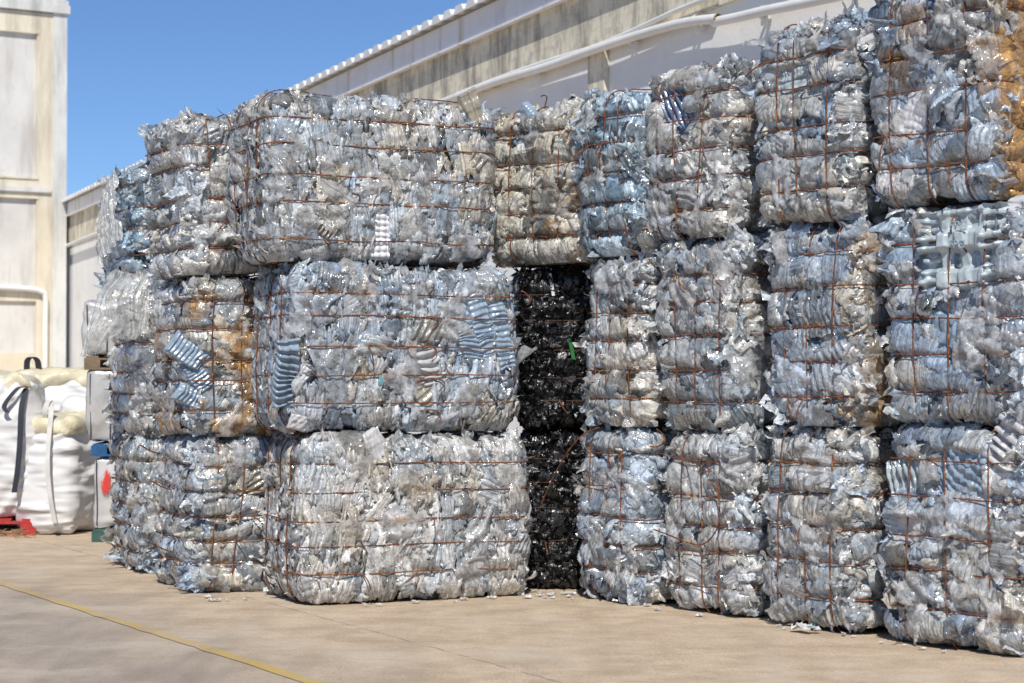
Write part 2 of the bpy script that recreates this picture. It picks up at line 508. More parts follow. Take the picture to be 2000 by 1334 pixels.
    q = S - seeds[bi]
    qf = (q * cef[bi]).sum(1)
    fold = tri(qf / clam[bi] + 0.45 * vnoise(S, 14, o)) * camp[bi]
    cross = tri(q[:, 2] / 0.055) * 0.004 * rib[bi]
    d, dw, dv, side = base_d(S, Nn)
    d = d - 0.012 + 0.7 * coff[bi] + (ctilt[bi] * q).sum(1) - cdome[bi] * np.minimum(d1 ** 2, 0.03) + fold + cross
    d -= 0.022 * np.exp(-(d2 - d1) / 0.010)                       # crevices between pieces
    d += 0.007 * np.abs(vnoise(S, 15, o + 3)) + 0.004 * vnoise(S, 38, o + 9)
    d = pinch(dent(d, S), S, Nn, dw, dv, side)
    V = deform(B, S) + Nn * d[:, None]
    V[:, 2] = np.maximum(V[:, 2], 0.004)
    colv = ccol[bi] * (0.88 + 0.12 * vnoise(S, 11, o))[:, None]

    def grime(p, c, dw, side):
        if pal != 'black':
            g = np.clip(vnoise(p, 5, o + 31) * 1.6 - 0.45 + 0.4 * vnoise(p, 24, o), 0, 1)[:, None] * 0.40
            c = c * (1 - g) + np.array([.50, .43, .32]) * g
            rw = (np.exp(-(dw / 0.016) ** 2) * np.clip(vnoise(p, 8, o + 17) * 2.2 - 0.6, 0, 1) * side)[:, None] * 0.75
            c = c * (1 - rw) + np.array([.46, .25, .08]) * rw
        if stain is not None:
            m = stain(p) + 0.75 * vnoise(p, 5, o) + 0.55 * vnoise(p, 15, o + 4) + .3 * vnoise(p, 40, o + 8)
            m = np.clip((m - 0.35) * 2.2, 0, 1)[:, None] * stain_amt
            rust = np.array([.50, .28, .09]) * (1 + 0.35 * vnoise(p, 16, o))[:, None]
            c = c * (1 - m) + rust * m
        return np.clip(c, 0.003, 0.88)
    colv = np.c_[grime(S, colv, dw, side), qf + rng.uniform(0, 30, nc)[bi]]
    mat = M['black'] if pal == 'black' else M['film']
    VV, QQ, CC, MI = [V], [Q], [colv], [np.zeros(len(Q), np.int32)]
    # ---- folded packets of film lying on one another, each following the bale's side
    weight = ((np.abs(Nn[:, 2]) < 0.85) & (S[:, 2] > .01)).astype(float)
    for fn, (ax, sg) in FACES.items():
        if fn not in fine: weight[(np.abs(Nn[:, ax]) > .8) & (np.sign(Nn[:, ax]) == sg)] *= 0.15
    cand = np.flatnonzero(weight > 0.5)
    fa = len(cand) * 0.0115 ** 2
    def packets(n, sa, sb, pleat, vertical, lift, lay_, nu=12, nv=8, jag=1.0, mi_=0, drape=False):
        i = rng.choice(cand, n)
        if drape:
            for (c_, rad) in dents: i = i[(np.max(np.abs((S[i] - np.array(c_)) / np.array(rad)), axis=1) > .95) | (rng.random(len(i)) < .08)]
        n = len(i)
        if n == 0: return
        p0, n0 = S[i], Nn[i]
        a = sa[0] * (sa[1] / sa[0]) ** rng.random(n); b = sb[0] * (sb[1] / sb[0]) ** rng.random(n)
        up = np.array([0, 0, 1.0]); upt = unit(up - n0 * (n0 @ up)[:, None] + 1e-4); rt = np.cross(upt, n0)
        ang = rng.normal(0, 0.22, n) if vertical else np.where(rng.random(n) < .55, rng.normal(0, .3, n), rng.uniform(0, 6.28, n))
        ru = rt * np.cos(ang)[:, None] + upt * np.sin(ang)[:, None]; rv = -rt * np.sin(ang)[:, None] + upt * np.cos(ang)[:, None]
        u = np.linspace(-.5, .5, nu); v = np.linspace(-.5, .5, nv)
        UU, VV_ = np.meshgrid(u, v, indexing='ij')
        fan = rng.normal(0, .45, n); bow = rng.normal(0, .35, n)
        ju = rng.normal(0, .012 * jag, (n, nu, nv)); jv = rng.normal(0, .03 * jag, (n, nu, nv)) + rng.normal(0, .07 * jag, (n, nu, 1)) * (np.abs(VV_) > .45)
        ju += rng.normal(0, .07 * jag, (n, 1, nv)) * (np.abs(UU) > .45)
        uu = (UU[None] * (1 + fan[:, None, None] * VV_[None]) + ju) * a[:, None, None]
        vv = (VV_[None] + bow[:, None, None] * (UU[None] ** 2 - .08) + jv) * b[:, None, None]
        pp = p0[:, None, None] + ru[:, None, None] * uu[..., None] + rv[:, None, None] * vv[..., None]
        pp = pp.reshape(-1, 3); pp[:, 2] = np.clip(pp[:, 2], 0.0, H)
        s_, nn_ = surf(B, pp)
        dd, dw_, dv_, sd_ = base_d(s_, nn_)
        lam = rng.uniform(*pleat, n); pa = lam * rng.uniform(.05, .24, n)
        smo = np.where(rng.random(n) < (.42 if not drape else .6), .12, 1.0); pa = pa * smo
        pl = tri(uu / lam[:, None, None] + rng.random(n)[:, None, None] + 0.35 * vnoise(s_, 11, o + 2).reshape(n, nu, nv)) * pa[:, None, None]
        ribbed = rng.random(n) < .35
        pl += (tri(vv / (lam * 1.9)[:, None, None]) * (.4 * pa)[:, None, None]) * ribbed[:, None, None]
        ed = np.clip((np.maximum(np.abs(UU), np.abs(VV_)) - .30) / .2, 0, 1) ** 2
        hh = rng.uniform(*lay_, n)[:, None, None] * (1 - .75 * ed[None])
        lu = rng.normal(0, lift, n); lv = rng.normal(0, lift, n); lc = np.maximum(rng.normal(-.01, lift * 1.6, n), 0)
        hh = hh + lu[:, None, None] * UU[None] + lv[:, None, None] * VV_[None] + lc[:, None, None] * np.clip(UU + VV_ - .45, 0, 1)[None] * 3
        hh = hh + .004 * vnoise(s_, 26, o + 6).reshape(n, nu, nv)
        if drape:
            sag_ = .016 * tri((uu * .6 + vv * .8) / .11 + rng.random(n)[:, None, None] + .8 * vnoise(s_, 5, o + 44).reshape(n, nu, nv))
            dd = .35 * dd + (hh + pl + sag_).reshape(-1)
        else:
            dd = pinch(dd + (hh + pl).reshape(-1), s_, nn_, dw_, dv_, sd_)
            dd = dent(dd, s_, .72)
        g = deform(B, s_) + nn_ * dd[:, None]
        g[:, 2] = np.maximum(g[:, 2], .004)
        idx = np.arange(nu * nv).reshape(nu, nv)
        q0 = np.stack([idx[:-1, :-1], idx[1:, :-1], idx[1:, 1:], idx[:-1, 1:]], -1).reshape(-1, 4)
        qq = (q0[None] + (np.arange(n) * nu * nv)[:, None, None]).reshape(-1, 4)
        c = (colv[i, :3] * rng.uniform(.9, 1.15, (n, 1)) * .62 + pal_[rng.integers(0, len(pal_), n)] * .38) * np.where(rng.random((n, 1)) < .14, .5, rng.uniform(.8, 1.25, (n, 1)))
        c = c if not drape else np.clip(c * .4 + .50, 0, .82)
        c = np.repeat(c, nu * nv, 0) * (.92 + .10 * vnoise(s_, 12, o))[:, None]
        c = np.c_[grime(s_, c, dw_, sd_), (uu * smo[:, None, None] + rng.uniform(0, 30, n)[:, None, None]).reshape(-1)]
        VV.append(g); QQ.append(qq + sum(len(x) for x in VV[:-1])); CC.append(c); MI.append(np.full(len(qq), mi_, np.int32))
    if pal == 'black':
        packets(int(60 * fa), (.05, .14), (.05, .13), (.012, .03), False, .022, (.0, .02), 12, 10)
        packets(int(300 * fa), (.015, .05), (.02, .07), (.008, .016), False, .03, (.002, .026), 6, 6)
    elif style == 'press':
        packets(int(80 * fa * dens), (.05, .16), (.12, .34), (.014, .04), True, .014, (.0, .022), 12, 12)
        packets(int(150 * fa * dens), (.02, .06), (.04, .13), (.010, .022), True, .022, (.004, .028), 8, 8)
        packets(int(20 * fa * dens), (.10, .26), (.10, .24), (.02, .05), False, .012, (.010, .030), 22, 12, .5, 1)
        packets(int(5 * fa), (.16, .34), (.14, .30), (.03, .07), False, .03, (.018, .036), 20, 18, .6, 2, True)
    else:
        packets(int(24 * fa * dens), (.22, .46), (.14, .23), (.018, .05), False, .012, (.0, .022), 40, 14, .35)
        packets(int(22 * fa * dens), (.13, .26), (.09, .20), (.016, .04), False, .018, (.006, .034), 22, 12, .5, 1)
        packets(int(34 * fa * dens), (.04, .12), (.04, .11), (.012, .03), False, .024, (.008, .034), 10, 8)
        packets(int(7 * fa), (.16, .40), (.12, .32), (.03, .07), False, .035, (.018, .040), 24, 18, .6, 2, True)
    # ---- torn edges standing off the surface
    def shards(n, sa, sb, th, page, nu=4, nv=4, only=None, curl=0.6, avoid=True, wave=0.25, bright=1.0):
        cc = cand if only is None else only
        i = rng.choice(cc, n)
        ok = np.ones(n, bool)
        if avoid: ok &= (dw[i] > rng.uniform(0.0, 0.05, n))
        for (c, rad) in dents:
            ok &= np.max(np.abs((S[i] - np.array(c)) / np.array(rad)), axis=1) > 0.95
        i = i[ok]; n = len(i)
        if n == 0: return
        nrm = Nn[i]
        a = sa[0] * (sa[1] / sa[0]) ** rng.random(n); b = sb[0] * (sb[1] / sb[0]) ** rng.random(n)
        rt = unit(np.cross(nrm, unit(rng.normal(0, 1, (n, 3)))))
        if page:
            up = np.array([0, 0, 1.0]); upt = unit(up - nrm * (nrm @ up)[:, None] + 1e-4)
            rt = unit(upt + rng.normal(0, 0.3, (n, 3)))
            rt = unit(rt - nrm * (rt * nrm).sum(1)[:, None])
        t2 = np.cross(nrm, rt)
        th0 = rng.uniform(*th, n); cu = rng.normal(0, curl, n)
        u = np.linspace(-.5, .5, nu); v = np.linspace(0, 1, nv)
        ang = th0[:, None] + cu[:, None] * v[None]
        cv = np.cumsum(np.cos(ang), 1) / nv - np.cos(ang[:, :1]) / nv; sv = np.cumsum(np.sin(ang), 1) / nv - np.sin(ang[:, :1]) / nv
        taper = rng.uniform(-0.3, 0.6, n)
        wd = (1 - taper[:, None] * v[None])
        jit = rng.normal(0, 0.07, (n, nu, nv, 3)) * np.minimum(a, b)[:, None, None, None]
        ph = rng.uniform(0, 6.28, n); kf = rng.uniform(3, 12, n)
        wob_ = wave * np.sin(u[None, :, None] * kf[:, None, None] + ph[:, None, None] + v[None, None] * 2) * b[:, None, None]
        base = V[i] - nrm * 0.006
        G = base[:, None, None] + rt[:, None, None] * (u[None, :, None] * wd[:, None, :] * a[:, None, None])[..., None] \
            + t2[:, None, None] * ((cv * b[:, None])[:, None, :] + wob_ * np.sin(th0)[:, None, None])[..., None] \
            + nrm[:, None, None] * ((sv * b[:, None])[:, None, :] + wob_ * np.cos(th0)[:, None, None])[..., None] + jit
        G[..., 2] = np.maximum(G[..., 2], 0.004)
        idx = np.arange(nu * nv).reshape(nu, nv)
        q0 = np.stack([idx[:-1, :-1], idx[1:, :-1], idx[1:, 1:], idx[:-1, 1:]], -1).reshape(-1, 4)
        qq = (q0[None] + (np.arange(n) * nu * nv)[:, None, None]).reshape(-1, 4)
        c = colv[i, :3] * 0.5 + pal_[rng.integers(0, len(pal_), n)] * 0.5
        c = np.clip(c * bright * rng.uniform(0.85, 1.2, (n, 1)), 0.003, 0.85)
        al = (u[None, :, None] * a[:, None, None] + np.zeros((1, 1, nv)) + rng.uniform(0, 30, n)[:, None, None]).reshape(-1)
        VV.append(G.reshape(-1, 3)); QQ.append(qq + sum(len(x) for x in VV[:-1])); CC.append(np.c_[np.repeat(c, nu * nv, 0), al]); MI.append(np.ones(len(qq), np.int32))
    top = np.flatnonzero((S[:, 2] > H - 0.09) & (np.abs(Nn[:, 2]) < 0.98))
    vert = np.flatnonzero((np.abs(Nn[:, 0]) > .35) & (np.abs(Nn[:, 1]) > .35))
    if pal == 'black':
        shards(int(220 * fa), (.015, .05), (.012, .04), (0.2, 2.0), False, 4, 4)
    elif style == 'press':
        shards(int(330 * fa), (.02, .07), (.012, .035), (0.9, 2.1), True, 5, 4)
        shards(int(60 * fa), (.03, .08), (.03, .07), (0.15, 0.8), False, 5, 5)
        if len(vert): shards(int(50 * H), (.05, .16), (.04, .12), (-0.05, 0.6), False, only=vert, nu=7, nv=6, bright=1.12)
    else:
        shards(int(50 * fa), (.04, .12), (.04, .10), (0.05, 0.6), False, 6, 5)
        shards(int(60 * fa), (.02, .07), (.012, .035), (0.6, 2.2), True, 5, 4)
        if len(vert): shards(int(110 * H), (.06, .22), (.05, .17), (-0.05, 0.55), False, only=vert, nu=8, nv=7, bright=1.15)
    shards(int(75 * topflap * (L + W)), (.04, .11), (.03, .09), (0.4, 1.6), False, only=top, nu=6, nv=6, avoid=False)
    Vall = np.concatenate(VV); Qall = np.concatenate(QQ); Call = np.concatenate(CC)
    mass = mesh_np('plastic_mass', Vall, Qall, [mat] + ([M['black']] * 2 if pal == 'black' else [M['flap'], M['sheet']]), root, col=Call)
    mass.data.polygons.foreach_set('material_index', np.concatenate(MI))
    # ---- trays, labels and strips showing in the face
    for t_, lc, wm, hm in placed:
        mb = t_['make'](wm, hm, rng)
        ob = mb.build(t_['name'], t_['mat'], root, smooth=True)
        if t_.get('label'): ob['label'] = t_['label']
        r3 = Vector((1, 0, 0)) if style == 'press' else Vector((0, -1, 0))
        o3 = Vector((0, -1, 0)) if style == 'press' else Vector((-1, 0, 0))
        m3 = Matrix((r3, Vector((0, 0, 1)), o3)).transposed()
        rot3 = Euler((R(t_.get('tilt', 0)), R(t_.get('yaw', 0)), R(t_.get('rot', 0)))).to_matrix()
        lw = deform(B, lc[None])[0]
        ob.matrix_local = Matrix.Translation(Vector(lw) + o3 * (t_.get('out', 0.0) - (.038 if t_.get('dent', True) else .015))) @ (m3 @ rot3).to_4x4()
    # ---- wires
    wm = M['wire_dark'] if pal == 'black' else M['wire']; wrad = .0030 if pal == 'black' else .0045
    OFF = .004 if pal == 'black' else .020 if style == 'roll' else .026
    def wirepath(p, off_=OFF):
        s_, n_ = surf(B, p)
        pw = deform(B, s_)
        o2 = seed * 0.9
        pw = pw + n_ * (off_ + 0.007 * vnoise(s_, 5, o2))[:, None]
        pw[:, 2] += 0.010 * vnoise(s_, 3.2, o2 + 7) + 0.004 * vnoise(s_, 14, o2)
        return pw
    hx, hy = L / 2, W / 2
    for z in wz:
        n1, n2 = int(L / .03), int(W / .03)
        xs, ys = np.linspace(-hx, hx, n1, endpoint=False), np.linspace(-hy, hy, n2, endpoint=False)
        lp = [(x, -hy, z) for x in xs] + [(hx, y, z) for y in ys] + [(-x, hy, z) for x in xs] + [(-hx, -y, z) for y in ys]
        pth = wirepath(np.array(lp))
        mb = MB(); mb.tube(pth, wrad, 5, True)
        mb.build('tie_wire', wm, root, smooth=True)
    for y in vy:
        n1, n2 = int(L / .03), int(H / .03)
        xs, zs = np.linspace(-hx, hx, n1, endpoint=False), np.linspace(0, H, n2, endpoint=False)
        lean_ = rng.normal(0, 0.03)
        lp = [(x, y, 0) for x in xs] + [(hx, y, z) for z in zs] + [(-x, y, H) for x in xs] + [(-hx, y, H - z) for z in zs]
        lp = np.array(lp); lp[:, 1] += lean_ * (lp[:, 2] / H - .5)
        pth = wirepath(lp, OFF - .002)
        pth[:, 0] += np.where(lp[:, 0] < 0, -0.006, 0.006)
        pth[:, 2] = np.maximum(pth[:, 2], 0.006)
        mb = MB(); mb.tube(pth, wrad, 5, True)
        mb.build('tie_wire', wm, root, smooth=True)
    # short twisted ends
    for k_ in range(rng.integers(1, 4)):
        z = rng.choice(wz); s0 = rng.uniform(-.3, .3)
        if style == 'press': st = np.array([s0 * L, -hy, z]); nd = np.array([0, -1., 0])
        else: st = np.array([-hx, s0 * W, z]); nd = np.array([-1., 0, 0])
        st = wirepath(st[None])[0]
        ln = rng.uniform(.07, .16); t = np.linspace(0, 1, 14)[:, None]
        dr = unit(np.array([rng.normal(), rng.normal(), -abs(rng.normal()) * 1.2]) + nd * 0.2)
        pth = st + dr * t * ln + nd * (0.012 + 0.035 * np.sin(t * 2.4)) + np.array([0, 0, -1]) * t ** 2 * ln * rng.uniform(-.3, .6)
        mb = MB(); mb.tube(pth, 0.0045, 5)
        mb.build('wire_end', M['wire'], root, smooth=True)
    B.outn = outn; B.fc = fc; B.to_local = to_local
    return B

def face_hit(c2, nrm2, px, py):
    """point on an upright plane through c2 with horizontal normal nrm2"""
    d = ray(px, py); n = np.array([nrm2[0], nrm2[1], 0])
    t = (np.array([c2[0], c2[1], CAMH]) - np.array([0, 0, CAMH])) @ n / (d @ n)
    return np.array([0, 0, CAMH]) + d * t

YW = R(24.2)
uC = np.array([math.cos(YW), math.sin(YW)]); vC = np.array([-math.sin(YW), math.cos(YW)])
YR = R(36.0)      # long axis of the end-on bales in the right-hand wall
bales = {}
def g2(px, py): return ground_at(px, py)[:2]

def shift(px, z0, Y):  # front-left corner at level z0 seen at px
    return np.array([(px - 1000) / F * Y, Y])

right_stain = lambda hx, hy, lo=0.0: (lambda p: 1.2 * (p[:, 1] < -hy * 0.35) + 0.5 * (p[:, 1] < 0) - 0.55)


YI = YW + R(90)
def st(fn): return fn
P_ = 'press'; Rl = 'roll'
# --- wide front column: three bales seen along their long side
fC = ('-x', '-y', '+x')
make_bale('wide silver white bale of finely pressed plastic on the ground', shift(598, 0, 12.58), YW, 1.56, .92, 1.085, 0, P_, 'white', 11, '-x-y', fine=fC, lean=(.0, .0), parts=[
    T(735, 878, 46, 60, 'ribs', 't_silver', rot=25, label='silvery crumpled tray folded over', lam=.03, bend=.03, crump=.02, out=.012, warp=.25)])
C1 = make_bale('wide middle bale with blue ribbed trays and silvery trays in its long face', shift(572, 1, 12.58), YW, 1.58, .92, 1.09, 1.09, P_, 'bluegrey', 12, '-x-y', fine=fC, cellsize=.19, lean=(.0, .0), rough=1.3, parts=[
    T(912, 645, 42, 125, 'ribs', 't_blue', rot=112, label='blue ribbed tray standing on edge', lam=.036, bend=.02, out=.045) | dict(size=(140, 40)),
    T(945, 640, 150, 46, 'ribs', 't_blue', rot=108, label='blue ribbed tray, widest of the three', lam=.036, bend=.02, out=.05),
    T(982, 660, 120, 34, 'ribs', 't_blue', rot=100, label='narrow blue ribbed tray', lam=.032, bend=.02, out=.04),
    T(836, 706, 82, 52, 'ribs', 't_silver', rot=115, label='silvery ribbed tray lying aslant', lam=.05, amp=.014, out=.04),
    T(830, 765, 70, 40, 'ribs', 't_tan', rot=125, label='yellowed clear ribbed tray', lam=.045, out=.035),
    T(562, 735, 50, 120, 'ribs', 't_blue', rot=93, yaw=-25, label='blue stepped tray wedged upright by the end', lam=.045, amp=.016, out=.02) | dict(size=(135, 46)),
    T(743, 742, 8, 18, 'flat', 't_cyan', 'plastic_strip', rot=-10, out=.045, dent=False),
    T(582, 828, 34, 30, 'waffle', 't_silver', rot=-15, label='crumpled silver foil square', lam=.05, out=.04, crump=.02, warp=.3)])
make_bale('wide top bale with a white bubbled tray upright in its long face', shift(530, 2, 12.58), YW, 1.575, .92, 1.10, 2.185, P_, 'grey', 13, '-x-y', fine=fC, topflap=1.1, lean=(.0, .0), parts=[
    T(740, 455, 36, 105, 'egg', 't_white', label='white bubbled tray wedged upright', lam=.042, amp=.014, warp=.03, crump=.002, out=.035),
    T(645, 350, 40, 95, 'ribs', 't_tan', rot=18, label='yellowed clear ribbed trays fanned out', lam=.028, amp=.014, out=.035),
    T(640, 440, 55, 60, 'ribs', 't_tan', rot=-38, label='yellowed clear ribbed tray folded back', lam=.030, amp=.014, out=.035),
    T(935, 215, 40, 70, 'ribs', 't_tan', rot=20, label='grey ribbed tray bulging out at the top', lam=.034, amp=.012, out=.02)])
# --- second column from the left
B0 = make_bale('blue grey ground bale just left of the wide silver white bale', shift(380, 0, 13.33), YI, .92, .66, 1.045, 0, Rl, 'bluegrey', 21, fine=('-x', '+y'), parts=[
    T(455, 700+230, 40, 70, 'ribs', 't_pale', rot=5, lam=.035, out=.01)])
make_bale('rust stained bale with blue trays, just left of the wide middle bale', shift(376, 1, 13.33), YI, .92, .66, 1.09, 1.045, Rl, 'grey', 22, fine=('-x', '+y'), stain_amt=.85,
    stain=lambda p: 1.0 * np.clip((.08 - p[:, 1]) / .25, 0, 1) + .05, parts=[
    T(378, 688, 75, 45, 'ribs', 't_blue', rot=-38, label='blue ribbed tray lying aslant', lam=.032, out=.03),
    T(400, 735, 70, 40, 'ribs', 't_blue', rot=-52, label='blue ribbed tray bent over', lam=.03, bend=.03, out=.03),
    T(375, 775, 60, 40, 'ribs', 't_blue', rot=-28, label='blue tray half buried', lam=.03, out=.02)])
make_bale('top bale of crinkled silver film just left of the wide top bale', shift(362, 2, 13.33), YI, .92, .68, 1.10, 2.135, Rl, 'white', 23, fine=('-x', '+y'), topflap=1.1, lean=(0, .04))
# --- farthest left column
make_bale('dull grey bale on the ground at the left end of the bottom row', shift(272, 0, 14.72), YI, .90, .8, 1.0, 0, Rl, 'grey', 31, fine=('-x', '+y'))
make_bale('small orange stained bale in the middle of the farthest left stack', shift(274, 1, 14.72), YI, .90, .8, 1.03, 1.0, Rl, 'white', 32, fine=('-x', '+y'), stain_amt=.8,
    stain=lambda p: .9 * np.clip((.28 - p[:, 1]) / .3, 0, 1) + .4 * (p[:, 2] < .15) - .15)
A2 = make_bale('top bale of smooth pale blue sheets above the loose hanging film', shift(258, 2, 14.72), YI, .90, .84, 1.0, 2.04, Rl, 'blue', 33, fine=('-x', '+y'), cellsize=.30, topflap=1.1, rough=1.2)
# --- black bales in the corner and the tan bale above them
make_bale('lowest black plastic bale, on the ground in the corner between the stacks', np.array([.05, 13.60]), YW + R(66), 1.1, .92, 1.09, 0, Rl, 'black', 41, fine=('-x',), cellsize=.09, puffy=.5, vw=1)
make_bale('black plastic bale with a green strip, resting on another black bale', np.array([.03, 13.55]), YW + R(66), 1.1, .95, 1.12, 1.09, Rl, 'black', 42, fine=('-x',), cellsize=.09, puffy=.5, vw=1, parts=[
    T(1114, 685, 7, 44, 'flat', 't_green', 'plastic_strip', rot=12, label='green strip of torn plastic', out=.035, dent=False),
    T(1081, 556, 6, 44, 'flat', 't_white', 'plastic_strip', rot=10, label='white strip of plastic', out=.035, dent=False)])
D2 = make_bale('yellowed top bale resting on the black bales', np.array([-.17, 13.86]), R(44), 1.1, .95, 1.06, 2.215, Rl, 'cream', 43, fine=('-x', '-y', '+y'), stain_amt=.7, lean=(-.02, 0),
    stain=lambda p: .6 * np.clip((.0 - p[:, 1]) / .4, 0, 1) - .12, parts=[
    T(1030, 262, 62, 90, 'ribs', 't_blue', rot=-28, label='blue grey ribbed sheet', lam=.030, bend=.03, out=.035, dent=False)])
# --- right-hand wall of end-on bales
fR = ('-x', '-y')
E0 = make_bale('narrow grey bale on the ground just right of the lowest black bale', (.44, 13.15), YR, 1.25, .63, 1.13, 0, Rl, 'bluegrey', 51, fine=('-x', '-y', '+y'))
make_bale('narrow middle bale just right of the black bale with the green strip', (.47, 13.10), YR, 1.25, .63, 1.10, 1.13, Rl, 'grey', 52, fine=('-x', '-y', '+y'), parts=[
    T(1158, 600, 36, 58, 'none', 't_pale', rot=10, label='pale bulging tray sticking out at the corner', bend=.05, out=.05)])
make_bale('bright blue top bale of broken blue plastic trays', (.44, 13.12), YR, 1.25, .66, 1.06, 2.23, Rl, 'blue', 53, fine=('-x', '-y', '+y'), cellsize=.10, rough=1.35)
F0 = make_bale('ground bale with a long loose rusty wire curving across its front', (.95, 12.56), YR, 1.25, .765, 1.11, 0, Rl, 'white', 61, fine=fR, rough=1.2)
make_bale('grey bale of torn film resting on the bale with the loose curving wire', (.93, 12.6), YR, 1.25, .765, 1.19, 1.11, Rl, 'grey', 62, fine=fR, rough=1.25)
make_bale('ragged top bale with a dark blue ribbed tray, next to the bright blue bale', (.86, 12.62), YR, 1.25, .765, 1.08, 2.30, Rl, 'white', 63, fine=fR, topflap=1.2, rough=1.3, parts=[
    T(1322, 208, 44, 95, 'ribs', 't_dark', rot=30, label='dark blue ribbed tray', lam=.05, amp=.014, out=.03)])
make_bale('grey ground bale second from the right end, with a dark gap to its right', (1.49, 11.77), YR, 1.25, .75, 1.165, 0, Rl, 'grey', 71, fine=fR)
make_bale('middle bale with brown stains down its right edge and a pale rolled top', (1.51, 11.74), YR, 1.25, .75, 1.17, 1.165, Rl, 'bluegrey', 72, fine=fR, stain_amt=.7,
    stain=lambda p: .95 * np.clip((-.24 - p[:, 1]) / .12, 0, 1) - .25)
make_bale('top bale of blue grey rounded rolls, just left of the tallest top bale', (1.44, 11.82), YR, 1.25, .78, 1.17, 2.335, Rl, 'bluegrey', 73, fine=fR, cellsize=.22, topflap=1.2, rough=.8, parts=[
    T(1545, 145, 90, 22, 'egg', 't_pale', rot=8, label='row of clear cells', lam=.05, out=.035, bend=.03),
    T(1545, 170, 90, 22, 'egg', 't_pale', rot=8, label='row of clear cells', lam=.05, out=.035, bend=.03),
    T(1608, 132, 9, 20, 'flat', 't_paper', 'paper_label', rot=-18, out=.04, dent=False)])
make_bale('ground bale holding a blue woven-pattern tray, at the right end of the bottom row', (2.04, 11.02), YR, 1.25, 1.0, 1.18, 0, Rl, 'bluegrey', 81, fine=fR, parts=[
    T(1870, 925, 88, 105, 'waffle', 't_blue', rot=4, label='blue tray with a woven pattern', lam=.060, amp=.010, out=.03),
    T(1765, 930, 66, 80, 'ribs', 't_pale', rot=12, label='pale tray with upright ribs', lam=.05, amp=.014, out=.02),
    T(1775, 1035, 60, 66, 'egg', 't_silver', rot=3, label='clear tray of small cells', lam=.04, out=.02),
    T(1955, 880, 90, 70, 'ribs', 't_silver', rot=70, label='silvery ribbed sheet', lam=.07, amp=.018, out=.03),
    T(1808, 1180, 18, 26, 'flat', 't_paper', 'paper_label', rot=15, out=.04, dent=False)])
H1 = make_bale('bale holding a large pale moulded crate, under the tallest top bale', (2.06, 11.02), YR, 1.25, 1.0, 1.20, 1.18, Rl, 'bluegrey', 82, fine=fR, parts=[
    T(1880, 485, 130, 165, 'crate', 't_pale', rot=3, label='large pale moulded crate pressed flat', lam=.055, amp=.016, out=.05, rim=.04, warp=.04, crump=.005),
    T(1855, 650, 70, 60, 'ribs', 't_blue', rot=-20, label='blue tray edge showing below the crate', lam=.06, amp=.014, out=.03),
    T(1962, 425, 50, 40, 'ribs', 't_silver', rot=65, bend=.05, label='shiny silver bulge beside the crate', lam=.06, out=.02, warp=.25, crump=.02)])
make_bale('tallest top bale with an orange rusty right side, at the right edge', (2.00, 11.10), YR, 1.25, .90, 1.22, 2.38, Rl, 'bluegrey', 83, fine=fR, cellsize=.2, stain_amt=.9,
    stain=lambda p: 1.35 * np.clip((-.37 - p[:, 1]) / .07, 0, 1) - .2, parts=[
    T(1795, 210, 40, 150, 'egg', 't_white', rot=-24, label='white bubbled tray lying aslant', lam=.04, out=.03),
    T(1825, 30, 60, 40, 'ribs', 't_dark', rot=80, label='dark blue ribbed tray at the top', lam=.06, amp=.014, out=.03),
    T(1700, 74, 20, 12, 'flat', 't_paper', 'paper_label', rot=12, out=.04, dent=False),
    T(1712, 92, 9, 12, 'flat', 't_paper', 'paper_label', rot=5, out=.04, dent=False)])

